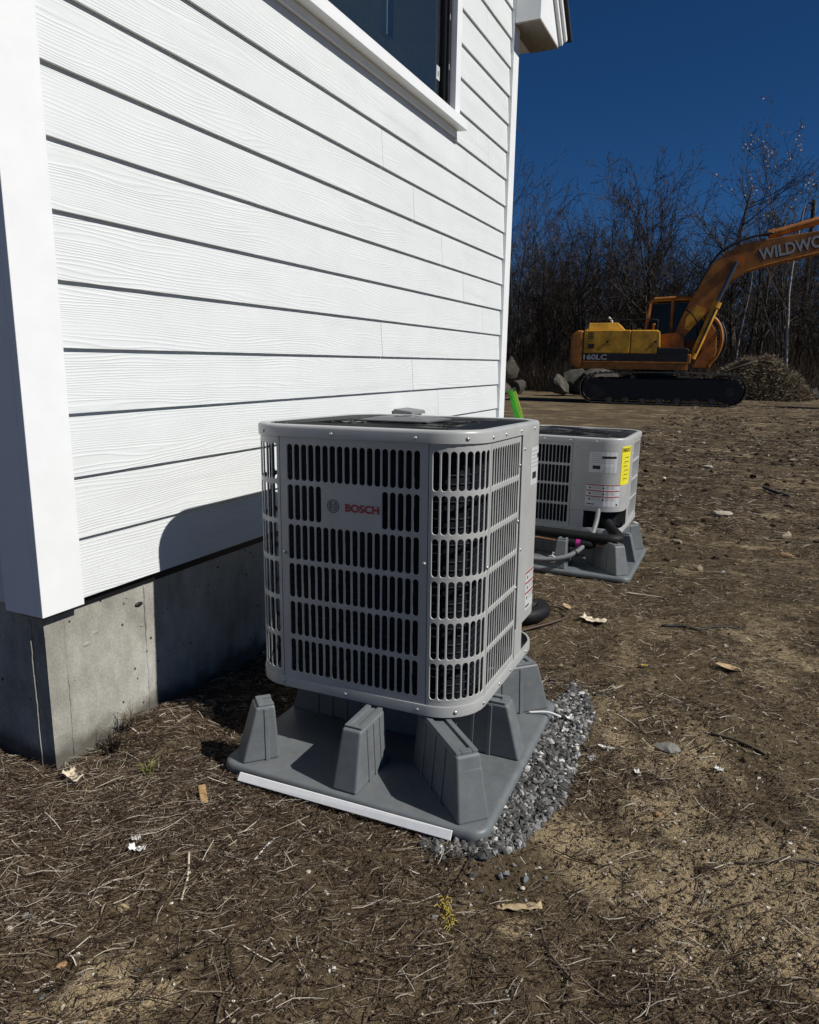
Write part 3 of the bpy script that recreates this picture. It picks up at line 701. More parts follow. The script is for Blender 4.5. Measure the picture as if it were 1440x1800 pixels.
stand((.790, .524, -.002), .022, 'grey plastic stand with tapered legs under the taller near heat pump')
stand((.775, 3.09, -.032), .004, 'grey plastic stand with tapered legs under the shorter far heat pump')

# ------------------------------------------------------------------ pipes and strip
o = MB().hexa([(.478, .070, .006), (1.127, .098, .004), (1.127, .101, .002), (.478, .073, .003)],
              [(.478, .084, .024), (1.127, .110, .024), (1.127, .115, .0225), (.478, .089, .0225)]).build('trim_strip', WHITEP, None, bevel=.001)
tag(o, 'thin white plastic strip lying along the front edge of the near stand', 'plastic strip')
lines = [[(.82, 1.06, .25), (.83, 1.2, .12), (.78, 1.50, .035), (.78, 1.76, .032), (.87, 1.88, .032), (.91, 1.81, .032), (.86, 1.70, .034), (.74, 1.67, .036), (.6, 1.72, .036), (.1, 1.9, .06)]]
o = MB().tube(spline(lines[0], 12), .036, 14).build('insulated_pipe', BLACK, None, True); tag(o, 'fat black insulated pipe looping on the soil behind the near heat pump', 'pipe')
o = MB().tube(spline([(.90, 1.05, .24), (.93, 1.2, .1), (.86, 1.55, .008), (.96, 1.72, .01), (1.02, 1.86, .012), (.96, 1.94, .02), (.8, 1.9, .03)], 12), .0055, 8).build('cable', CABLE, None, True)
tag(o, 'thin brown cable curling over the soil beside the black pipe loop', 'cable')
o = MB().tube(spline([(.96, 3.07, .25), (1.02, 3.01, .20), (1.07, 2.93, .182), (1.085, 2.85, .180), (1.02, 2.81, .180), (.85, 2.82, .180), (.6, 2.84, .18), (.38, 2.84, .185), (.15, 2.75, .22), (-.04, 2.7, .26)], 12), .031, 14).build('insulated_pipe', BLACK, None, True)
tag(o, 'black insulated pipe running across the front of the far heat pump', 'pipe')
cp = spline([(.935, 3.00, .33), (.935, 2.93, .24), (.92, 2.82, .16), (.84, 2.71, .085), (.70, 2.65, .055), (.5, 2.62, .06), (.3, 2.6, .07), (.05, 2.45, .18), (.05, 2.12, .29)], 26)
o = MB().tube(cp, [.0135+.0016*(i % 2) for i in range(len(cp))], 10).build('flexible_conduit', CONDUIT, None, True); tag(o, 'grey ribbed flexible conduit drooping below the far heat pump', 'conduit')
MB().tube([(.742+.020*math.cos(t), 2.663, .060+.020*math.sin(t)) for t in np.linspace(0, 6.283, 17)[:-1]], .004, 6, closed=True).tube([(.742, 2.663, .078), (.746, 2.665, .103), (.752, 2.67, .096)], .003, 6).build('strap', WHITEP, o)
for y_ in (.60, .86): MB().tube([(y_+.0, 2.633 if y_ < .7 else 2.73, .056 if y_ < .7 else .094), (y_+.008, 2.634 if y_ < .7 else 2.737, .056 if y_ < .7 else .097)], .0185, 10).build('band', BLACK, o)
o = MB().tube(spline([(.97, 3.05, .24), (1.06, 2.90, .140), (1.05, 2.82, .138), (1.0, 2.80, .138), (.97, 2.795, .140)], 10), .006, 8).build('copper_line', COPPER, None, True); tag(o, 'thin copper liquid line under the black pipe of the far heat pump', 'pipe')
fd = tag(empty('filter_drier', (.875, 2.795, .140)), 'black filter drier canister with magenta band on the far copper line', 'filter drier')
pr = [(-.095, .007), (-.075, .02), (-.06, .027), (.06, .027), (.075, .02), (.095, .007)]
MB().tube([(x, 0, 0) for x, r in pr], [r for x, r in pr], 14).build('canister', BLACK, fd, auto=50)
MB().tube([(-.022, 0, 0), (.004, 0, 0)], .0285, 16).build('band', MAGENTA, fd, auto=50)
MB().tube(spline([(-.095, 0, 0), (-.3, .0, .012), (-.5, 0, .02)], 6), .006, 8).build('stub', COPPER, fd, True)
o = MB().tube(spline([(1.13, .80, .032), (1.19, .82, .037), (1.235, .825, .028)], 8), .004, 6).build('wire_offcut', WHITEP, None, True); tag(o, 'short white wire lying over the stand edge near the gravel', 'wire')
# green slats leaning at the far corner
gs = tag(empty('leaning_slats', (.10, 3.98, 0)), 'bright green slats leaning on the far house corner', 'slats')
def slat(p0, p1, wd, mat):
    a, b = Vector(p0), Vector(p1); d = (b-a).normalized(); t = d.cross(Vector((-.35, 1, .1))).normalized()*wd; n = d.cross(t).normalized()*.008
    MB().hexa([a-t-n, a+t-n, a+t+n, a-t+n], [b-t-n, b+t-n, b+t+n, b-t+n]).build('slat', mat, gs, bevel=.002)
slat((.22, .08, .0), (-.075, .02, .985), .018, GREENP); slat((.27, .10, .0), (-.050, .055, .975), .014, LIME); slat((.25, .05, .0), (-.055, -.012, .99), .010, GREENP); slat((.25, .18, 0), (-.07, .06, 1.0), .022, DKWOOD)

# ------------------------------------------------------------------ loose matter on the soil
rng = np.random.default_rng(5)
def place(N, x0, x1, y0, y1, dens=None):
    out = []
    while sum(len(o) for o in out) < N:
        x = rng.uniform(x0, x1, N*2); y = rng.uniform(y0, y1, N*2)
        ok = ~((x < -.03) & (y > -.12)) & (boxdist(x, y, .38, 1.195, .115, .925) > .0) & (boxdist(x, y, .38, 1.18, 2.69, 3.5) > 0)
        if dens is not None: ok &= rng.random(N*2) < dens(x, y)
        out.append(np.stack([x[ok], y[ok]], 1))
    return np.concatenate(out)[:N]
def straws(P, Lm, Lx, wm, wx, bias, tone, lift=.006):
    N = len(P); ang = np.where(rng.random(N) < .55, rng.normal(bias, .45, N), rng.uniform(0, math.pi, N))
    L = Lm+(Lx-Lm)*rng.random(N)**2.2; wd = rng.uniform(wm, wx, N)*.5; bend = rng.normal(0, .055, N)*L; tilt = rng.normal(0, .09, N)
    d = np.stack([np.cos(ang), np.sin(ang)], 1); nrm = np.stack([-d[:, 1], d[:, 0]], 1); base = rng.random(N)*lift
    rings = []; ts = (-.5, -.16, .17, .5)
    for t in ts:
        c = P+d*(L*t)[:, None]+nrm*(bend*(4*t*t-.5))[:, None]
        z = ground_h(c[:, 0], c[:, 1])*.6+ground_h(P[:, 0], P[:, 1])*.4+base+wd+tilt*L*t+np.abs(rng.normal(0, .002, N))
        w_ = wd*(1-.5*abs(t)); tri = []
        for a_ in (0, 2.094, 4.189):
            tri.append(np.concatenate([c+nrm*(w_*math.cos(a_))[:, None], (z+w_*math.sin(a_)*.8)[:, None]], 1))
        rings.append(np.stack(tri, 1))
    Vv = np.stack(rings, 1).reshape(-1, 3); m = len(ts)*3; b = (np.arange(N)*m)[:, None]; F = []
    for i in range(len(ts)-1):
        for k in range(3): F.append(np.concatenate([b+i*3+k, b+i*3+(k+1) % 3, b+(i+1)*3+(k+1) % 3, b+(i+1)*3+k], 1))
    return Vv, np.concatenate(F), np.repeat(tone(N), m)
def join(parts):
    Vs, Fs, Ts = [], [], []; n = 0
    for v, f, t in parts: Vs.append(v); Fs.append(f+n); Ts.append(t); n += len(v)
    return np.concatenate(Vs), np.concatenate(Fs), np.concatenate(Ts)
def bed(x, y): return np.clip((1-sand_mask(x, y)*.55)*np.clip((fbm(x*2.2+40, y*2.2, 3)-.22)*3.2, .34, 1)*np.where(boxdist(x, y, 1.2, 1.35, 0, 1.12) < .01, .08, 1), 0, 1)
def left(x, y): return bed(x, y)*np.clip(1.25-(x-.5)*.5, .32, 1)
tn = lambda lo, hi: (lambda N: np.clip(rng.beta(1.25, 1.75, N)*(hi-lo)+lo, 0, 1))
parts = [straws(place(48000, -.5, 2.3, -1.0, .8, left), .008, .06, .0009, .0026, .75, tn(.0, .9), .010),
         straws(place(26000, -.5, 2.6, -.9, 2.4, bed), .008, .045, .0008, .0024, .5, tn(.0, .95), .005),
         straws(place(5000, -.5, 2.4, -.9, 1.6, bed), .008, .030, .0025, .0055, .7, tn(.1, .9), .005),
         straws(place(1700, -.5, .50, -.62, .04, None), .025, .12, .0010, .0024, .8, tn(.1, 1.1), .02),
         straws(place(1700, -.3, 2.3, -.9, 1.2, left), .025, .10, .0012, .003, .75, tn(.5, 1.25), .012),
         straws(place(700, -.3, 2.3, -.9, 1.2, left), .05, .18, .0016, .0042, .85, tn(.0, .6), .012),
         straws(place(34000, -.2, 3.6, 1.0, 6.0, bed), .012, .075, .0013, .0036, .3, tn(.0, 1.05), .006),
         straws(place(16000, -1., 5., 4.0, 13.0, bed), .03, .15, .0028, .008, .1, tn(.05, 1.), .010),
         straws(place(7000, -5., 8., 9.0, 26.0, bed), .06, .26, .004, .010, .1, tn(.1, 1.), .015)]
V, F, T = join(parts)
o = link('straw_litter', np_mesh('straw_litter', V, F, T), None, STRAW); tag(o, 'dry straw, needles and twigs scattered over the soil', kind='stuff')
ICO = bmesh.new(); bmesh.ops.create_icosphere(ICO, subdivisions=1, radius=1); I_V = np.array([v.co[:] for v in ICO.verts]); I_F = np.array([[v.index for v in f.verts] for f in ICO.faces]); ICO.free()
ICO = bmesh.new(); bmesh.ops.create_icosphere(ICO, subdivisions=2, radius=1); J_V = np.array([v.co[:] for v in ICO.verts]); J_F = np.array([[v.index for v in f.verts] for f in ICO.faces]); ICO.free()
def stones(P, size, tone, jit=.28, flat=.65, sink=.3, zadd=None, base=(I_V, I_F)):
    N = len(P); bv, bf = base; m = len(bv)
    Vv = bv[None]*(1+rng.normal(0, jit, (N, m, 1))).clip(.55, 1.5)
    Vv = Vv*rng.uniform(.65, 1.25, (N, 1, 3))*np.array([1, 1, flat])
    a_ = rng.uniform(0, 6.283, N); b_ = rng.normal(0, .35, N); c, s = np.cos(a_)[:, None], np.sin(a_)[:, None]; cb, sb = np.cos(b_)[:, None], np.sin(b_)[:, None]
    x, y, z = Vv[..., 0], Vv[..., 1], Vv[..., 2]; y, z = y*cb-z*sb, y*sb+z*cb; x, y = x*c-y*s, x*s+y*c
    Vv = np.stack([x, y, z], -1)*size[:, None, None]
    Vv[..., 0] += P[:, 0:1]; Vv[..., 1] += P[:, 1:2]; Vv[..., 2] += (ground_h(P[:, 0], P[:, 1])+size*flat*(1-2*sink)+(0 if zadd is None else zadd))[:, None]
    F = (bf[None]+(np.arange(N)*m)[:, None, None]).reshape(-1, 3); return Vv.reshape(-1, 3), F, np.repeat(tone(N), m)
pw = lambda a_, b_, p: (lambda N: a_+(b_-a_)*rng.random(N)**p)
soil = lambda x, y: np.clip(.35+sand_mask(x, y)*.8+np.clip((fbm(x*3, y*3, 3)-.45)*3, 0, .6), .15, 1)
parts = [stones(place(26000, -.4, 2.4, -1.0, 1.2, soil), pw(.0012, .006, 3.5)(26000), lambda N: np.clip(rng.beta(2, 2.2, N)*1.15, 0, 1)),
         stones(place(900, -.3, 2.4, -1.0, 1.4, soil), pw(.003, .009, 3.5)(900), lambda N: np.clip(rng.beta(2.2, 2.2, N)*1.1, 0, 1), .18),
         stones(place(2600, .2, 3.6, 1.2, 9., soil), pw(.003, .012, 4)(2600), lambda N: np.clip(rng.beta(2, 2.4, N)*1.15, 0, 1))]
parts.append(stones(place(5000, -1., 6., 3., 18., None), pw(.006, .04, 4)(5000), lambda N: np.clip(rng.beta(1.6, 2.6, N)*1.1, 0, 1), .25, .6))
V, F, T = join(parts); o = link('soil_crumbs', np_mesh('soil_crumbs', V, F, T), None, CRUMB); tag(o, 'crumbs of soil and small pebbles on the ground', kind='stuff')
# crushed stone beside the near stand
GPOLY = [(1.03, .118), (1.05, .07), (1.12, .052), (1.22, .085), (1.285, .15), (1.335, .33), (1.345, .55), (1.33, .75), (1.31, .95), (1.25, 1.12), (1.19, 1.16), (1.197, .5), (1.2, .125)]
def gdens(x, y):
    x = x+(fbm(x*14, y*14, 2)-.5)*.06; y = y+(fbm(x*14+9, y*14, 2)-.5)*.05; ins = np.zeros(x.shape, bool)
    for (xa, ya), (xb, yb) in zip(GPOLY, GPOLY[1:]+GPOLY[:1]): ins ^= ((ya > y) != (yb > y)) & (x < (xb-xa)*(y-ya)/(yb-ya+1e-12)+xa)
    return np.where(ins, 1., .012*(boxdist(x, y, 1.15, 1.34, .0, 1.15) < .05))
n1 = 3000; P1 = place(n1, 1.0, 1.46, -.02, 1.2, gdens); sz = pw(.003, .0145, 2.2)(n1)
n2 = 1300; P2 = place(n2, 1.0, 1.46, -.02, 1.2, gdens)
parts = [stones(P1, sz, lambda N: np.clip(rng.beta(1.3, 2.6, N)*1.15, 0, 1), .30, .75, .34), stones(P2, pw(.003, .0105, 1.7)(n2), lambda N: np.clip(rng.beta(1.3, 2.4, N)*1.2, 0, 1), .30, .75, .25, rng.uniform(.001, .007, n2))]
n3 = 2600; P3 = place(n3, 1.0, 1.42, -.02, 1.2, gdens); parts.append(stones(P3, pw(.0012, .004, 2)(n3), lambda N: np.clip(rng.beta(1.5, 2.2, N), 0, 1), .25, .8, .2, rng.uniform(0, .006, n3)))
V, F, T = join(parts); o = link('gravel', np_mesh('gravel', V, F, T), None, GRAV); tag(o, 'loose grey crushed stone beside the near plastic stand', kind='stuff')

# single stones, scraps, leaves and sticks that can be picked out
def gz(x, y): return float(ground_h(np.array(x), np.array(y)))
def stone(x, y, sx, sy, sz_, rz, mat, label, seed=0, cat='stone', name='stone'):
    r = np.random.default_rng(seed+100); v = J_V*(1+r.normal(0, .045, (len(J_V), 1)))
    for _ in range(11):                                   # chip flat faces
        n = r.normal(0, 1, 3); n /= np.linalg.norm(n); d = v@n; lim = r.uniform(.45, .75); v = np.where((d > lim)[:, None], v-(d-lim)[:, None]*n, v)
    v = v*np.array([sx, sy, sz_]); me = bpy.data.meshes.new(name); me.from_pydata(v.tolist(), [], J_F.tolist()); me.update()
    o = link(name, me, None, mat); me.polygons.foreach_set('use_smooth', [True]*len(me.polygons)); me.set_sharp_from_angle(angle=R(16))
    o.location = (x, y, gz(x, y)+sz_*.45); o.rotation_euler = (0, 0, rz); tag(o, label, cat); return o
stone(1.584, .844, .046, .030, .016, .3, ROCKG, 'flat grey stone alone on the sandy soil right of the gravel', 1)
stone(1.587, .463, .017, .012, .010, .9, ROCKB, 'small brown stone on sandy soil below the flat grey stone', 2)
stone(.54, -.41, .016, .013, .012, .5, ROCKT, 'smooth olive tan pebble in the straw at lower left', 3)
stone(.562, -.591, .012, .0095, .007, 1.2, ROCKB, 'rust brown oval pebble left of the pale sand patch', 4)
stone(.575, -.63, .020, .008, .005, .9, ROCKW, 'pale grey stone flake below the rust brown pebble', 5)
stone(.589, -.656, .008, .006, .005, 1.4, ROCKD, 'dark slate pebble under the pale stone flake', 6)
stone(.602, -.70, .012, .007, .006, 1.3, ROCKT, 'tan oval pebble near the bottom left corner', 7)
stone(.39, -.539, .014, .011, .009, .2, ROCKG, 'rough grey pebble at the left edge below the straw', 8)
stone(.385, -.572, .011, .009, .007, .2, ROCKW, 'knobbly cream pebble beside the rough grey pebble at left', 9)
stone(.704, -.528, .012, .006, .004, .4, ROCKD, 'blue grey shard beside the pale sand patch', 10)
stone(1.185, -.135, .011, .009, .007, .4, ROCKG, 'round grey pebble beside the yellow weed', 11)
stone(1.29, .05, .012, .010, .008, .4, ROCKD, 'dark grey stone below the gravel corner', 12)
stone(1.335, .055, .012, .009, .008, 1.4, ROCKD, 'dark stone with a white stone in front, right of gravel corner', 13)
stone(1.338, .028, .007, .007, .006, .4, ROCKW, 'small white stone in front of a dark stone', 14)
stone(1.608, 4.736, .085, .05, .035, .1, ROCKW, 'pale buff rock on bare soil right of the far heat pump', 15)
stone(2.035, 3.731, .075, .03, .022, .2, ROCKB, 'brown block lying on the soil at the right edge', 16, 'block', 'block')
for i, (x, y, s) in enumerate(((1.35, 7.6, .07), (1.0, 9.5, .06), (2.3, 9.0, .07), (.6, 12.5, .06))):
    stone(x, y, s, s*.6, s*.4, i, ROCKW, ('pale scrap of stone lying farther right of the far heat pump', 'pale stone on the dirt in front of the excavator track', 'pale stone on the dirt near the right edge', 'small pale stone close to the excavator track')[i], 20+i)
def leaf(x, y, L, wd, rz, mat, label, name='dead_leaf', cat='leaf', curl=.3, crumple=.0, seed=0):
    r = random.Random(seed); n, m = 12, 5; vs = []; fs = []
    for j in (0, 1):
        for i in range(n+1):
            t = i/n*2-1; wl = wd*(1-abs(t)**2.4)+.0008 if crumple == 0 else wd*(.75+.25*math.sin(i*1.9+seed))
            for k in range(m):
                q = k/(m-1)*2-1; z = curl*wl*q*q+curl*.25*L*t*t+(r.uniform(-1, 1)*crumple if j == 0 else 0)
                if j: z = vs[i*m+k][2]-.0007
                vs.append((t*L/2, q*wl, z))
    b = (n+1)*m
    for i in range(n):
        for k in range(m-1):
            a_ = i*m+k; fs += [(a_, a_+1, a_+m+1, a_+m), (b+a_, b+a_+m, b+a_+m+1, b+a_+1)]
        for k in (0, m-1): a_ = i*m+k; fs.append((a_, a_+m, b+a_+m, b+a_))
    for i in (0, n):
        for k in range(m-1): a_ = i*m+k; fs.append((a_, a_+1, b+a_+1, b+a_))
    o = MB().add(vs, fs).build(name, mat, None, True); o.location = (x, y, gz(x, y)+.008); o.rotation_euler = (r.uniform(-.1, .1), r.uniform(-.1, .1), rz); tag(o, label, cat); return o
leaf(1.141, 1.873, .12, .035, -.2, PAPER, 'torn tan paper scrap beside the black pipe loop', 'paper_scrap', 'paper scrap', .4, .004, 1)
leaf(1.736, 1.557, .105, .026, -.15, LEAFM, 'curled tan leaf with a stem on the soil at right', curl=.35, seed=2)
leaf(.99, 1.98, .075, .016, -.9, LEAFM, 'narrow orange brown leaf next to the black pipe loop', curl=.2, seed=3)
leaf(1.343, -.022, .105, .013, .38, BARKM, 'pale strip of ridged bark on the straw below the gravel', 'bark_strip', 'bark strip', .12, .003, 4)
leaf(1.427, 1.46, .026, .009, .1, MOSS, 'tiny yellow scrap on brown straw between the units', 'yellow_scrap', 'scrap', .2, .002, 5)
leaf(1.51, .644, .016, .012, .4, WHITEB, 'tiny white chip left of the flat grey stone', 'white_chip', 'chip', .2, .002, 6)
leaf(1.731, .757, .024, .010, -.3, WHITEB, 'small white chip on sandy soil right of the flat grey stone', 'white_chip', 'chip', .3, .002, 7)
leaf(1.401, .74, .055, .006, -.1, WHITEB, 'curved white sliver at the edge of the gravel', 'white_sliver', 'sliver', .5, 0, 8)
leaf(.435, -.267, .045, .011, .3, WHITEB, 'crumpled white scrap in straw below the wood chip', 'white_scrap', 'scrap', .6, .004, 9)
leaf(.40, -.235, .022, .010, .9, WHITEB, 'smaller white crumb above the crumpled white scrap', 'white_scrap', 'scrap', .6, .004, 12)
leaf(.052, -.135, .07, .020, -.3, PAPER, 'dirty white rag at the foot of the concrete corner', 'rag', 'rag', .8, .008, 10)
leaf(1.262, .859, .035, .016, -.7, WHITEB, 'white curled plastic scrap in the gravel', 'white_scrap', 'scrap', .9, .001, 11)
def stick(pts, r0, r1, mat, label, name='stick', cat='stick'):
    P = [(x, y, gz(x, y)+r0*.6+z*.35) for x, y, z in pts]; S = spline(P, 5); n = len(S)
    rr = [(r0+(r1-r0)*i/(n-1))*random.uniform(.85, 1.1) for i in range(n)]
    o = MB().tube(S, rr, 7).build(name, mat, None, True); tag(o, label, cat); return o
stick([(.70, -.060, .004), (.703, -.105, .006), (.705, -.15, .002)], .0028, .0022, WHITEP, 'straight white stick in the straw below the white strip', 'white_stick')
stick([(.55, -.21, .012), (.60, -.27, .014), (.64, -.335, .006)], .0034, .0026, PAPER, 'long pale stalk lying across the straw left of the white stick', 'stalk', 'stalk')
stick([(.93, -.56, .006), (.90, -.50, .010), (.905, -.43, .008), (.88, -.36, .006)], .0028, .0014, DKWOOD, 'dark bent twig near the bottom edge of the straw', 'twig', 'twig')
stick([(1.44, 1.95, .006), (1.53, 1.98, .012), (1.60, 1.97, .008), (1.68, 2.06, .012), (1.78, 2.10, .006)], .008, .003, EXBLK, 'black stick on the straw left of the curled tan leaf')
stick([(1.70, .98, .0), (1.78, .95, .012), (1.86, .90, .0)], .006, .004, DKWOOD, 'dark twig above the flat grey stone', 'twig', 'twig')
stick([(1.92, 6.4, .01), (2.04, 6.18, .014), (2.14, 6.0, .01)], .014, .013, EXBLK, 'dark pipe offcut on bare soil near the right edge', 'pipe_offcut', 'pipe')
stick([(1.78, .35, .0), (1.95, .42, .012), (2.05, .38, .0)], .004, .003, DKWOOD, 'thin dark twig on sand at the right edge', 'twig', 'twig')
stick([(1.21, .66, .02), (1.30, .70, .022), (1.38, .72, .012)], .003, .002, STRAW, 'thin pale twig lying across the gravel', 'twig', 'twig')
stick([(1.5, -.18, .004), (1.44, -.13, .01), (1.40, -.05, .006)], .0035, .0022, DKWOOD, 'dark twig below the pale bark strip', 'twig', 'twig')
stick([(1.2, 2.45, .005), (1.32, 2.43, .01), (1.42, 2.38, .005)], .0045, .003, PAPER, 'pale twig beside the far plastic stand', 'twig', 'twig')
o = MB().hexa([(-.040, -.011, 0), (.040, -.012, 0), (.043, .010, 0), (-.040, .011, 0)], [(-.040, -.010, .006), (.036, -.010, .007), (.040, .008, .006), (-.039, .010, .006)]).build('wood_chip', WOODT, None, bevel=.0025)
o.location = (.418, -.005, gz(.418, -.005)+.012); o.rotation_euler = (.1, .05, -.75); tag(o, 'honey coloured wood chip left of the white strip', 'wood chip')
MB().add([(1.0, 0, 0)], [])
wd = MB()
for k in range(34):
    x = 1.185+k*.0013+random.uniform(-.012, .012); y = -.07-k*.0026+random.uniform(-.012, .012); a_ = random.uniform(0, 6.28)
    wd.tube([(x, y, gz(x, y)+.006), (x+.008*math.cos(a_), y+.008*math.sin(a_), gz(x, y)+.011), (x+.014*math.cos(a_+.5), y+.014*math.sin(a_+.5), gz(x, y)+.009)], .0011, 4)
tag(wd.build('yellow_weed', MOSS, None), 'trail of tiny yellow moss tufts in the straw below the stand', 'weed')
def tuft(x, y, n, h, label, mat):
    m = MB()
    for k in range(n):
        a_ = random.uniform(0, 6.28); l = h*random.uniform(.5, 1.1); dx, dy = math.cos(a_)*l*.6, math.sin(a_)*l*.6; x0 = x+random.uniform(-.012, .012); y0 = y+random.uniform(-.012, .012); z = gz(x, y)
        m.tube([(x0, y0, z), (x0+dx*.35, y0+dy*.35, z+l*.6), (x0+dx, y0+dy, z+l*.75)], [.0013, .0011, .0004], 4)
    tag(m.build('grass_tuft', mat, None), label, 'grass tuft')
tuft(.20, .005, 26, .06, 'small pale green grass tuft near the wood chip', plain('green_grass', (.16, .17, .045), .7))
tuft(.045, .02, 40, .09, 'dry grass tuft at the foot of the sunlit concrete', STRAW)
tuft(.02, .12, 40, .085, 'dry dark grass tuft against the middle of the sunlit concrete', plain('dry_grass', (.12, .09, .05), .8))

# ------------------------------------------------------------------ excavator
EXO_O = Vector((-.64, 21.494, 0)); EXA = math.atan2(.10156, .99483)
ex = Vector((math.cos(EXA), math.sin(EXA), 0)); ey = Vector((-math.sin(EXA), math.cos(EXA), 0))
def far_pt(x, off): p = EXO_O+ex*x+ey*off; return p.x, p.y
exc = tag(empty('excavator', EXO_O, (0, 0, EXA)), 'yellow tracked excavator with raised boom parked before the trees', 'excavator')
def track(y0, y1):
    cx0, cx1, r0, r1, zc0, zc1 = -2.0, 1.84, .45, .46, .48, .49
    path = []
    for t in np.linspace(0, 1, 40)[:-1]: path.append((cx0+(cx1-cx0)*t, .035, 0, -1))
    for t in np.linspace(-math.pi/2, math.pi/2, 18)[:-1]: path.append((cx1+r1*math.cos(t), zc1+r1*math.sin(t), math.cos(t), math.sin(t)))
    for t in np.linspace(0, 1, 40)[:-1]: path.append((cx1+(cx0-cx1)*t, zc1+r1+(zc0+r0-zc1-r1)*t+.05*math.sin(t*math.pi), 0, 1))
    for t in np.linspace(math.pi/2, 3*math.pi/2, 18)[:-1]: path.append((cx0+r0*math.cos(t), zc0+r0*math.sin(t), math.cos(t), math.sin(t)))
    bt = MB(); n = len(path)
    L = [0]
    for i in range(n): a_, b_ = path[i], path[(i+1) % n]; L.append(L[-1]+math.hypot(b_[0]-a_[0], b_[1]-a_[1]))
    N = 64
    for k in range(N):
        s = L[-1]*k/N; i = max(j for j in range(n) if L[j] <= s); a_, b_ = path[i], path[(i+1) % n]; f = (s-L[i])/(L[i+1]-L[i])
        x = a_[0]+(b_[0]-a_[0])*f; z = a_[1]+(b_[1]-a_[1])*f; nx_ = a_[2]+(b_[2]-a_[2])*f; nz_ = a_[3]+(b_[3]-a_[3])*f
        q = math.hypot(nx_, nz_); nx_, nz_ = nx_/q, nz_/q; tx, tz = -nz_, nx_; hl = L[-1]/N*.46
        def P(u, v, y): return (x+tx*u+nx_*v, y, z+tz*u+nz_*v)
        bt.hexa([P(-hl, -.03, y0), P(hl, -.03, y0), P(hl, -.03, y1), P(-hl, -.03, y1)], [P(-hl, 0, y0), P(hl, 0, y0), P(hl, 0, y1), P(-hl, 0, y1)])
        bt.hexa([P(-hl, .001, y0), P(-hl+.02, .001, y0), P(-hl+.02, .001, y1), P(-hl, .001, y1)], [P(-hl, .032, y0), P(-hl+.014, .032, y0), P(-hl+.014, .032, y1), P(-hl, .032, y1)])
    tr = bt.build('track', EXTRK, exc)
    ym = (y0+y1)/2
    fr = MB().prism([(cx0-.1, .17), (cx1+.1, .17), (cx1+.15, .50), (cx1-.3, .80), (cx0+.2, .78), (cx0-.15, .5)], y0+.05, y1-.06, 'xz'); fr.build('track_frame', EXBLK, tr, bevel=.02)
    for x_, r_w in ((cx0, .34), (cx1, .36)):
        MB().tube([(x_, y0+.03, .45), (x_, y1-.03, .45)], r_w, 24).tube([(x_, y0, .45), (x_, y0+.04, .45)], .14, 16).build('sprocket', EXBLK, tr, auto=40)
    for i in range(7):
        x_ = cx0+.45+i*(cx1-cx0-.9)/6; MB().tube([(x_, y0+.05, .15), (x_, y1-.05, .15)], .105, 16).tube([(x_, y0+.02, .15), (x_, y0+.05, .15)], .05, 10).build('roller', EXTRK, tr, auto=40)
    for x_ in (-.9, .8): MB().tube([(x_, y0+.1, .80), (x_, y1-.1, .80)], .075, 12).build('carrier_roller', EXTRK, tr, auto=40)
track(.0, .58); track(1.95, 2.53)
MB().box(-1.2, 1.1, .60, 1.93, .42, .86).build('undercarriage', EXBLK, exc, bevel=.03)
MB().tube([(-.35, 1.26, .86), (-.35, 1.26, 1.06)], .62, 32).build('slew_ring', EXBLK, exc, auto=40)
MB().prism([(-2.80, 1.18), (-2.55, 1.06), (-2.42, 1.06), (-2.44, 2.20), (-2.62, 2.21), (-2.82, 2.05)], .10, 2.42, 'xz').build('counterweight', EXO, exc, bevel=.06, seg=3)
MB().box(-2.418, .62, .10, 2.42, 1.06, 1.245).build('deck_skirt', EXO, exc, bevel=.01)
MB().box(-2.418, .64, .085, .11, 1.247, 1.285).build('trim_line', EXO, exc, bevel=.005)
MB().box(-2.418, .60, .10, 2.42, 1.286, 1.52).build('black_band', EXBLK, exc, bevel=.008)
hood = MB().box(-2.418, -1.045, .10, 2.42, 1.522, 2.215).build('engine_housing', EXY, exc, bevel=.03, seg=3)
MB().box(-1.035, -.26, .10, 2.42, 1.522, 2.215).build('tank_housing', EXY, exc, bevel=.03, seg=3)
MB().hexa([(-2.38, .25, 2.216), (-1.22, .25, 2.216), (-1.22, 1.5, 2.216), (-2.38, 1.5, 2.216)], [(-2.30, .32, 2.43), (-1.45, .32, 2.44), (-1.45, 1.4, 2.44), (-2.30, 1.4, 2.43)]).build('engine_hood', EXY, hood, bevel=.02)
for k in range(4): MB().box(-2.30+k*.0, -2.12, .088, .0985, 1.95+k*.055, 1.975+k*.055).build('vent_slot', EXBLK, hood)
MB().box(-2.28, -2.10, .088, .0985, 1.66, 1.80).build('vent_grille', EXBLK, hood)
MB().tube(spline([(-1.66, .8, 2.40), (-1.68, .8, 2.52), (-1.78, .8, 2.63)], 6), .035, 10).build('exhaust_pipe', plain('ashy_pipe', (.5, .5, .48), .7), hood, True)
MB().tube([(-.42, .4, 2.21), (-.42, .4, 2.36), (-.42, .4, 2.37), (-.42, .4, 2.41)], [.03, .03, .045, .045], 10).build('filler_cap', EXO, exc, True)
MB().prism([(-.255, 1.522), (.60, 1.522), (.66, 1.60), (.58, 1.70), (-.255, 1.70)], .10, .95, 'xz').build('step_box', EXBLK, exc, bevel=.015)
MB().box(.602, .70, .10, .9, 1.26, 1.52).build('tool_box', EXO, exc, bevel=.02)
MB().hexa([(-.30, .098, 1.71), (-.18, .098, 1.71), (-.18, .97, 1.71), (-.30, .97, 1.71)], [(-.28, .098, 2.17), (-.22, .098, 2.19), (-.22, .97, 2.19), (-.28, .97, 2.17)]).build('tank_front', EXY, exc, bevel=.02)
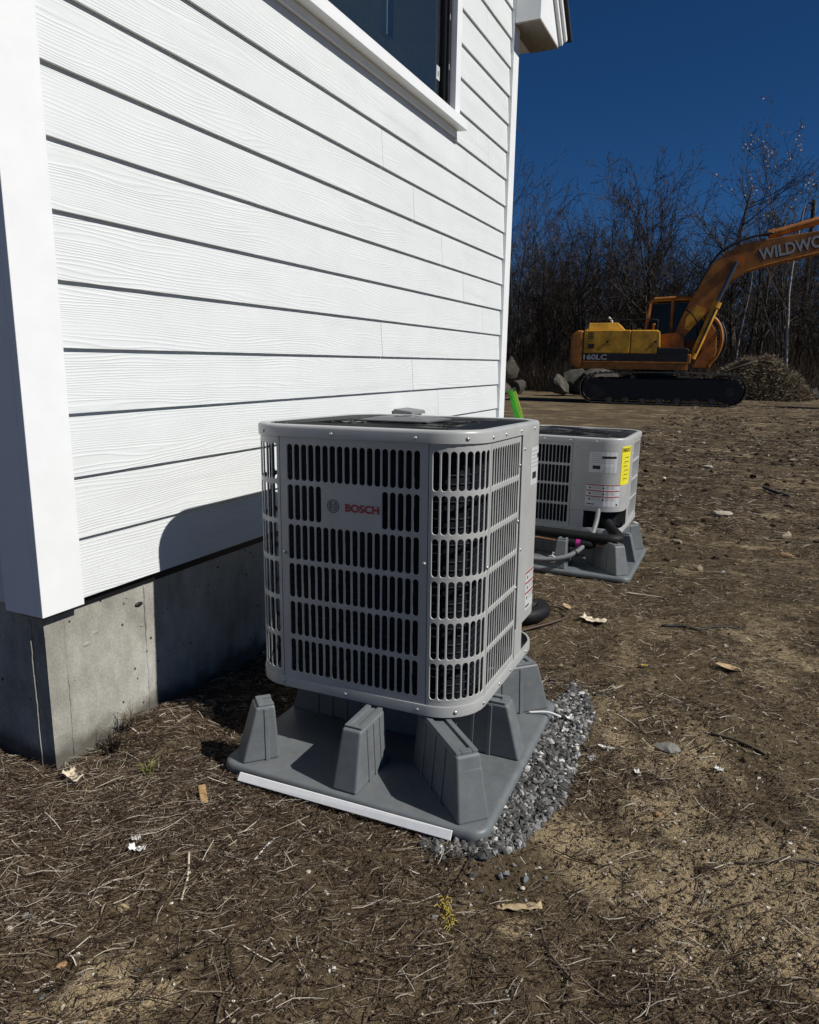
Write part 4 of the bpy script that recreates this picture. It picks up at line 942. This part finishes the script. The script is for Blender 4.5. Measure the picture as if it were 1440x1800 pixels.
for xa, xb in ((-2.3, -1.1), (-1.0, -.3)):
    MB().tube(spline([(xa, .16, 2.2), (xa, .16, 2.45), (xa+.08, .16, 2.52), (xb-.08, .16, 2.52), (xb, .16, 2.45), (xb, .16, 2.2)], 4), .014, 6).build('hand_rail', EXBLK, exc, True)
MB().box(-1.75, -1.68, .085, .0985, 1.84, 1.90).build('door_latch', EXBLK, exc); MB().box(-.36, -.29, .085, .0985, 1.84, 1.90).build('door_latch', EXBLK, exc)
# cab on the far side
cb = MB(); y0, y1 = 1.55, 2.42
P0 = [(-.66, 1.53), (-.66, 2.3), (-.57, 3.10), (-.48, 3.22), (.55, 3.27), (.70, 3.20), (1.18, 2.45), (1.18, 1.53)]
cab = MB().prism([(-.60, 1.54), (-.60, 2.3), (-.51, 3.06), (.60, 3.12), (1.10, 2.42), (1.10, 1.54)], y0+.03, y1-.03, 'xz').build('cab', CABGL, exc)
for a_, b_ in zip(P0, P0[1:]+P0[:1]):
    for yy in (y0, y1): MB().tube([(a_[0], yy, a_[1]), (b_[0], yy, b_[1])], .055, 6).build('cab_pillar', EXO, cab, auto=50)
for xx in (.1,): MB().tube([(xx, y0, 1.55), (xx-.02, y0, 3.22)], .05, 6).build('cab_pillar', EXO, cab)
MB().hexa([(-.55, y0-.04, 3.14), (.62, y0-.04, 3.18), (.62, y1+.04, 3.18), (-.55, y1+.04, 3.14)], [(-.48, y0, 3.26), (.56, y0, 3.31), (.56, y1, 3.31), (-.48, y1, 3.26)]).build('cab_roof', EXY, cab, bevel=.03)
MB().box(-.64, 1.12, y0-.015, y0+.025, 1.53, 1.95).build('cab_door_panel', EXO, cab, bevel=.01)
# boom
BU = [(.20, 2.12), (.42, 2.81), (1.09, 4.17), (1.48, 4.50), (1.87, 4.70), (2.65, 4.83), (3.79, 4.98), (5.6, 5.06), (6.3, 4.95)]
BL = [(6.35, 4.70), (5.6, 4.62), (3.87, 4.37), (2.58, 4.08), (2.04, 3.92), (1.75, 3.72), (.88, 2.54), (.36, 1.88), (.20, 1.86)]
boom = MB().prism(BU+BL, 1.02, 1.48, 'xz').build('boom', EXO, exc, bevel=.012)
MB().prism([(.50, 2.62), (.75, 2.98), (1.02, 2.86), (.98, 2.68), (.62, 2.24), (.46, 2.3)], 1.006, 1.0195, 'xz').build('boom_patch', EXY, boom)
for a_, b_ in zip(BL[1:5], BL[2:6]):
    MB().tube([(a_[0], 1.02, a_[1]+.03), (b_[0], 1.02, b_[1]+.03)], .02, 6).build('weld_strip', EXO, boom)
MB().tube([(1.74, .95, 4.18), (1.74, 1.55, 4.18)], .15, 20).tube([(1.74, .90, 4.18), (1.74, .95, 4.18)], .09, 16).build('boom_pin', EXO, boom, auto=40)
MB().tube([(.24, .90, 2.02), (.24, 1.60, 2.02)], .14, 18).build('foot_pin', EXO, exc, auto=40)
MB().prism([(-.22, 1.70), (.50, 1.70), (.46, 2.05), (.24, 2.18), (-.20, 2.13)], .93, .99, 'xz').build('boom_bracket', EXO, exc, bevel=.01)
for yy in (.86, 1.64):
    bc = MB().tube([(.76, yy, 1.41), (1.30, yy, 2.98)], .105, 16).tube([(1.27, yy, 2.90), (1.33, yy, 3.06)], .125, 16).build('boom_cylinder', EXY, exc, auto=40)
    MB().tube([(1.31, yy, 3.02), (1.74, yy, 4.18)], .062, 12).build('rod', CHROME, bc, auto=40)
    MB().tube([(.84, yy-.13, 1.55), (1.28, yy-.13, 2.85)], .025, 8).build('oil_pipe', EXBLK, bc)
ac = MB().tube([(2.63, 1.25, 4.97), (4.3, 1.25, 5.43)], .11, 16).tube([(2.55, 1.25, 4.94), (2.72, 1.25, 5.0)], .14, 14).build('arm_cylinder', EXO, exc, auto=40)
MB().tube([(4.3, 1.25, 5.43), (6.2, 1.25, 5.60)], .06, 10).build('rod', CHROME, ac, auto=40)
for k, yy in enumerate((1.02, 1.2, 1.36)):
    MB().tube(spline([(.7, yy, 3.4), (1.15, yy, 4.32+.02*k), (1.55, yy, 4.66+.03*k), (2.1, yy, 4.88+.03*k), (2.65, yy, 4.98)], 8), .03, 8).build('hose', EXBLK, boom, True)
MB().prism([(5.9, 5.4), (6.5, 5.7), (6.75, 5.35), (6.55, 2.9), (6.35, 2.5), (6.15, 2.6), (6.05, 4.6)], 1.08, 1.42, 'xz').build('arm', EXO, exc, bevel=.012)
MB().prism([(6.2, 2.75), (6.6, 2.7), (6.75, 2.0), (6.3, 1.6), (5.7, 1.75), (5.55, 2.05), (5.95, 2.1), (6.1, 2.4)], .75, 1.75, 'xz').build('bucket', EXBLK, exc, bevel=.02)
MB().tube(spline([(.42, .99, 2.9), (.72, .92, 2.62), (.90, .9, 2.2), (.86, .9, 1.85), (.75, .95, 1.6)], 8), .018, 8).build('hose', EXBLK, exc, True)
for k in range(3): MB().tube(spline([(1.10, 1.0+.06*k, 2.75), (1.42+.05*k, 1.0+.06*k, 2.45), (1.56+.06*k, 1.0, 1.95), (1.46+.05*k, 1.0, 1.5), (1.20, 1.0, 1.15)], 8), .020 if k else .05, 8).build('hose' if k else 'guard_rail', EXBLK if k else EXO, exc, True)
MB().prism([(.75, 1.12), (1.30, 1.12), (1.44, 1.6), (1.40, 2.2), (1.2, 2.5), (1.05, 2.3), (1.0, 1.6)], 1.1, 1.5, 'xz').build('nose_plate', EXO, exc, bevel=.02)
def flat_text(body, x0, z0, h, width, ang, y, mat, nm, par, bold=.0, grow=0):
    v, f = text_mesh(body, bold); mn = min(p[0] for p in v); mx = max(p[0] for p in v); lz = min(p[1] for p in v); hz = max(p[1] for p in v)
    c, s = math.cos(ang), math.sin(ang); out = []
    for p in v:
        a_ = (p[0]-mn)/(mx-mn)*width; b_ = (p[1]-lz)/(hz-lz)*h; out.append((x0+a_*c-b_*s, y, z0+a_*s+b_*c))
    return MB().add(out, f).build(nm, mat, par)
flat_text('WILDWO', 2.36, 4.205, .34, 1.64, .215, 1.0150, EXGREY, 'boom_lettering', boom, .028)
flat_text('WILDWO', 2.335, 4.175, .355, 1.66, .215, 1.0172, EXBLK, 'lettering_outline', boom, .055)
flat_text('160LC', -2.40, 1.325, .165, .70, .0, .0965, EXGREY, 'model_lettering', exc, .03)

# ------------------------------------------------------------------ boulders and brush pile
def boulder(X_, off, sx, sy, sz_, seed, label):
    x, y = far_pt(X_, off); o = stone(x, y, sx, sy, sz_, seed*.7, BOULD, label, seed, 'boulder', 'boulder'); o.location.z = sz_*.75; return o
boulder(-5.28, 3.0, .30, .45, .62, 31, 'tall mossy boulder beside the far house corner').location.z = .95
boulder(-5.45, 2.6, .40, .35, .35, 32, 'low boulder under the tall mossy boulder'); boulder(-4.98, 3.2, .30, .3, .42, 33, 'dark boulder right of the tall mossy boulder')
boulder(-3.75, 4.6, .55, .5, .62, 34, 'grey boulder left of the excavator track'); boulder(-3.2, 5.2, .6, .5, .72, 35, 'boulder partly hidden behind the counterweight end')
boulder(-2.1, 5.0, .85, .6, .70, 36, 'long pale boulder seen between track and body of the excavator'); boulder(5.35, 7.5, .22, .2, .3, 37, 'white boulder at the right edge beside the brush pile')
def pile(X_, off, rx, ry, h, N):
    cx, cy = far_pt(X_, off); parts = []
    u = rng.uniform(0, 6.283, N); q = np.sqrt(rng.random(N)); px = q*np.cos(u); py = q*np.sin(u)
    z = h*(1-q**1.9)*(.72+.55*(fbm(px*2.2+7, py*2.2+3, 3)-.3))*rng.uniform(.2, 1, N)**.35; az = rng.uniform(0, 6.283, N); el = rng.normal(-.1, .35, N); L = rng.uniform(.12, .6, N); r0 = rng.uniform(.003, .010, N)
    c = np.stack([cx+px*rx, cy+py*ry, z], 1); d = np.stack([np.cos(az)*np.cos(el), np.sin(az)*np.cos(el), np.sin(el)], 1)
    up = np.array([0, 0, 1.]); a_ = np.cross(d, up); a_ /= np.linalg.norm(a_, axis=1)[:, None]+1e-6; b_ = np.cross(d, a_)
    rings = []
    for t in (-.5, 0, .5):
        cc = c+d*(L*t)[:, None]+b_*(L*.12*(.25-t*t))[:, None]
        rings.append(np.stack([cc+(a_*math.cos(k)+b_*math.sin(k))*r0[:, None]*(1-.3*t) for k in (0, 2.094, 4.189)], 1))
    Vv = np.stack(rings, 1).reshape(-1, 3); b0 = (np.arange(N)*9)[:, None]; F = []
    for i in range(2):
        for k in range(3): F.append(np.concatenate([b0+i*3+k, b0+i*3+(k+1) % 3, b0+(i+1)*3+(k+1) % 3, b0+(i+1)*3+k], 1))
    return Vv, np.concatenate(F), np.repeat(np.clip(rng.beta(1.5, 2.5, N)*1.2, 0, 1), 9)
V, F, T = pile(3.3, 7.2, 1.9, 1.3, 2.05, 16000)
bp = tag(empty('brush_pile', (*far_pt(3.3, 7.2), 0)), 'heap of dead brush and straw right of the excavator', 'brush pile')
loc = np.array([*far_pt(3.3, 7.2), 0]); link('dead_stems', np_mesh('dead_stems', V-loc, F, T), bp, PILEM)['kind'] = 'stuff'
m_ = MB().sphere((0, 0, .0), 1.0, 20, 8, True, (1.3, .85, .95)); m_.build('soil_heap', SOIL, bp, True)
MB().tube(spline([(-1.5, -.6, .75), (-1.0, -.7, 1.0), (-.5, -.72, 1.22), (-.05, -.6, 1.38)], 6), [.045]*19, 8).build('log', DKWOOD, bp, True)

# ------------------------------------------------------------------ trees
def seg_mesh(name, segs, sides=3):
    P0 = np.array([s[0] for s in segs]); P1 = np.array([s[1] for s in segs]); r0 = np.array([s[2] for s in segs]); r1 = np.array([s[3] for s in segs]); N = len(segs)
    d = P1-P0; d /= np.linalg.norm(d, axis=1)[:, None]+1e-9; a_ = np.cross(d, np.array([.3, .2, .93])); a_ /= np.linalg.norm(a_, axis=1)[:, None]+1e-6; b_ = np.cross(d, a_)
    V = np.stack([np.stack([P+(a_*math.cos(k*2*math.pi/sides)+b_*math.sin(k*2*math.pi/sides))*r[:, None] for k in range(sides)], 1) for P, r in ((P0, r0), (P1, r1))], 1).reshape(-1, 3)
    b0 = (np.arange(N)*2*sides)[:, None]
    F = np.concatenate([np.concatenate([b0+k, b0+(k+1) % sides, b0+sides+(k+1) % sides, b0+sides+k], 1) for k in range(sides)])
    return V, F
def grow(seed, H, stems=1, spread=.5, rise=.6, dens=1.0, depth=4, r0=None):
    r = np.random.default_rng(seed); trunk = []; crown = []
    def branch(p, d, L, rad, lv, out):
        n = {0: 9, 1: 5, 2: 4, 3: 3}.get(lv, 2); pts = [p]; rads = [rad]
        for i in range(n):
            d = d+r.normal(0, .05+.055*lv, 3); d[2] += (.05 if lv == 0 else .10*rise); d /= np.linalg.norm(d)
            pts.append(pts[-1]+d*L/n); rads.append(max(rad*(1-.78*(i+1)/n), .0065))
        for i in range(n): out.append((pts[i], pts[i+1], rads[i], rads[i+1]))
        if lv >= depth: return
        kids = int({0: 14, 1: 7, 2: 4, 3: 2}[lv]*dens*r.uniform(.8, 1.2))
        for k in range(kids):
            t = (r.uniform(.22, 1.) if lv == 0 else r.uniform(.15, 1.)); i = min(int(t*n), n-1); f = t*n-i; q = pts[i]*(1-f)+pts[i+1]*f
            dd = pts[i+1]-pts[i]; dd = dd/np.linalg.norm(dd); side = np.cross(dd, r.normal(0, 1, 3)); side /= np.linalg.norm(side)+1e-9
            an = r.uniform(.45, .95)*spread*2 if lv == 0 else r.uniform(.4, .9)
            nd = dd*math.cos(an)+side*math.sin(an); nd[2] += .22*rise; nd /= np.linalg.norm(nd)
            Lk = L*(.52*(1-.55*t)+.08 if lv == 0 else .5*(1-.4*t))*r.uniform(.7, 1.2)
            branch(q, nd, Lk, max(rads[i]*r.uniform(.42, .62), .007), lv+1, crown)
    for s in range(stems):
        a_ = r.uniform(0, 6.28); tl = 0 if stems == 1 else r.uniform(.08, .26)
        branch(np.array([.12*math.cos(a_)*(stems > 1), .12*math.sin(a_)*(stems > 1), -.1]), np.array([math.cos(a_)*tl, math.sin(a_)*tl, 1.]), H*r.uniform(.82, 1), (r0 or H*.0105)*(1 if stems == 1 else .7), 0, trunk)
    return trunk, crown
PROTO = []
for i, kw in enumerate((dict(H=9.4, stems=3, spread=.50, rise=.55, dens=.85), dict(H=9.2, stems=1, spread=.62, rise=.40, dens=1.15, r0=.14), dict(H=8.6, stems=2, spread=.50, rise=.55, dens=1.0), dict(H=8.8, stems=1, spread=.55, rise=.50, dens=1.2, r0=.13),
                        dict(H=7.8, stems=2, spread=.60, rise=.45, dens=.95), dict(H=10.2, stems=1, spread=.66, rise=.30, dens=1.15, r0=.17), dict(H=7.0, stems=1, spread=.62, rise=.45, dens=1.2, r0=.09))):
    t, c = grow(50+i, **kw); tm = np_mesh('trunk', *seg_mesh('t', t, 6)); cm = np_mesh('crown', *seg_mesh('c', c, 3)); tm.materials.append(BARK); cm.materials.append(TWIG)
    PROTO.append((tm, cm))
def put_tree(k, X_, off, sc, rz, label, group=None, mats=None):
    x, y = far_pt(X_, off); e = tag(empty('bare_tree', (x, y, 0), (0, 0, rz)), label, 'tree', group); e.scale = (sc*random.uniform(.9, 1.1), sc*random.uniform(.9, 1.1), sc)
    for nm, me in (('trunk', PROTO[k][0]), ('crown', PROTO[k][1])):
        o = bpy.data.objects.new(nm, me); col.objects.link(o); o.parent = e
    return e
put_tree(0, -7.0, 11, .95, .4, 'tall many-stemmed bare tree right beside the house corner')
put_tree(2, -2.5, 11, .98, 1.4, 'slender bare tree rising above the excavator counterweight')
put_tree(3, -.6, 11, .95, 2.2, 'dense bare tree with fine twigs above the excavator cab')
put_tree(5, 3.0, 12.5, .92, .9, 'broad spreading bare tree standing behind the boom bend')
put_tree(4, -5.2, 12.5, .92, 2.9, 'bushy many-stemmed bare tree left of the excavator')
rt = random.Random(3); n_t = 0
for row, (off, cnt, x0, x1) in enumerate(((11.0, 17, -16, 16), (13.5, 24, -18, 17), (16.5, 28, -21, 19), (20.5, 28, -24, 22))):
    for i in range(cnt):
        X_ = x0+(x1-x0)*(i+rt.uniform(.15, .85))/cnt
        put_tree(rt.randrange(7), X_, off+rt.uniform(-1.2, 1.2), rt.uniform(.55, .80)+.03*row, rt.uniform(0, 6.28), 'bare grey tree in the crowded wood behind the excavator', 'trees of the wood')
# birch, leafy sapling, broken pole
t, c = grow(91, H=7.6, stems=1, spread=.45, rise=.5, dens=.55, depth=3, r0=.075)
b = tag(empty('birch_tree', (*far_pt(4.72, 10.), 0)), 'thin white-barked birch standing behind the boom lettering', 'tree'); link('trunk', np_mesh('trunk', *seg_mesh('t', t, 8)), b, BIRCH, True); link('crown', np_mesh('crown', *seg_mesh('c', c, 3)), b, BARK)
t, c = grow(93, H=6.2, stems=1, spread=.4, rise=.5, dens=.5, depth=3, r0=.045)
b = tag(empty('birch_tree', (*far_pt(2.75, 10.5), 0)), 'slim pale birch sapling right of the boom cylinder', 'tree'); link('trunk', np_mesh('trunk', *seg_mesh('t', t, 8)), b, BIRCH, True); link('crown', np_mesh('crown', *seg_mesh('c', c, 3)), b, BARK)
t, c = grow(77, H=10.6, stems=2, spread=.30, rise=.9, dens=.75, depth=3, r0=.075)
b = tag(empty('leafy_sapling', (*far_pt(4.75, 12.), 0)), 'tall thin tree with a few dead leaves at the right edge', 'tree'); link('trunk', np_mesh('trunk', *seg_mesh('t', t, 6)), b, BARK); link('crown', np_mesh('crown', *seg_mesh('c', c, 3)), b, TWIG)
tips = np.array([s[1] for s in c])[rng.random(len(c)) < .42]; tips = tips[tips[:, 2] > 4.5]; N = len(tips)
dv = rng.normal(0, 1, (N, 3)); dv[:, 2] -= .8; dv /= np.linalg.norm(dv, axis=1)[:, None]; sv = np.cross(dv, rng.normal(0, 1, (N, 3))); sv /= np.linalg.norm(sv, axis=1)[:, None]
nv = np.cross(dv, sv)*.012
V = np.stack([tips, tips+dv*.06+sv*.035+nv, tips+dv*.12, tips+dv*.06-sv*.035+nv], 1).reshape(-1, 3); F = np.arange(N*4).reshape(-1, 4)
link('leaves', np_mesh('leaves', V, F), b, LEAFM)['kind'] = 'stuff'
x, y = far_pt(5.95, 16); o = MB().tube([(x, y, 0), (x-.05, y, 5), (x-.12, y, 8.5), (x-.12, y, 8.7)], [.14, .12, .1, .07], 10).tube([(x-.1, y, 8.45), (x-.38, y, 8.62)], [.05, .03], 6).build('broken_snag', BARK, None, True); tag(o, 'dark broken tree snag poking above the raised boom', 'snag')
# deep wood beyond and brush at its foot
lows = [grow(200+i, H=8.5+.5*i, stems=1+i % 2, spread=.58, rise=.5, dens=.72, depth=3, r0=.09) for i in range(6)]
VV = []; FF = []; n0 = 0
LM = [seg_mesh('l', t+c, 3) for t, c in lows]
for i in range(640):
    v, f = LM[rt.randrange(6)]; X_ = rt.uniform(-34, 28); off = rt.uniform(17, 46); x, y = far_pt(X_, off); a_ = rt.uniform(0, 6.28); s = rt.uniform(.5, .82); cz, sz2 = math.cos(a_)*s, math.sin(a_)*s
    w_ = np.stack([v[:, 0]*cz-v[:, 1]*sz2+x, v[:, 0]*sz2+v[:, 1]*cz+y, v[:, 2]*s], 1); VV.append(w_); FF.append(f+n0); n0 += len(v)
o = link('distant_wood', np_mesh('distant_wood', np.concatenate(VV), np.concatenate(FF)), None, TWIG); tag(o, 'far bare wood receding behind the first trees', kind='stuff')
N = 70000; Xs = rng.uniform(-26, 24, N); of = 9.0+rng.random(N)**1.3*22; hgt = rng.uniform(.4, 3.2, N)*np.clip(.45+(of-9)/7, .4, 1); cx = EXO_O.x+ex.x*Xs+ey.x*of; cy = EXO_O.y+ex.y*Xs+ey.y*of
az = rng.uniform(0, 6.283, N); lean = np.abs(rng.normal(0, .35, N)); rings = []
for t in (0, .5, 1.):
    k = lean*hgt*(t**1.5); c = np.stack([cx+np.cos(az)*k, cy+np.sin(az)*k, hgt*t-.02], 1); rr_ = rng.uniform(.006, .014, N)*(1-.7*t)
    rings.append(np.stack([c+np.stack([np.cos(q)*rr_, np.sin(q)*rr_, 0*rr_], 1) for q in (0, 2.094, 4.189)], 1))
V = np.stack(rings, 1).reshape(-1, 3); b0 = (np.arange(N)*9)[:, None]
F = np.concatenate([np.concatenate([b0+i*3+k, b0+i*3+(k+1) % 3, b0+(i+1)*3+(k+1) % 3, b0+(i+1)*3+k], 1) for i in range(2) for k in range(3)])
o = link('underbrush', np_mesh('underbrush', V, F, np.repeat(np.clip(rng.beta(1.6, 2.4, N)*1.1, 0, 1), 9)), None, BRUSHM); tag(o, 'tangle of thin brown stems along the foot of the wood', kind='stuff')
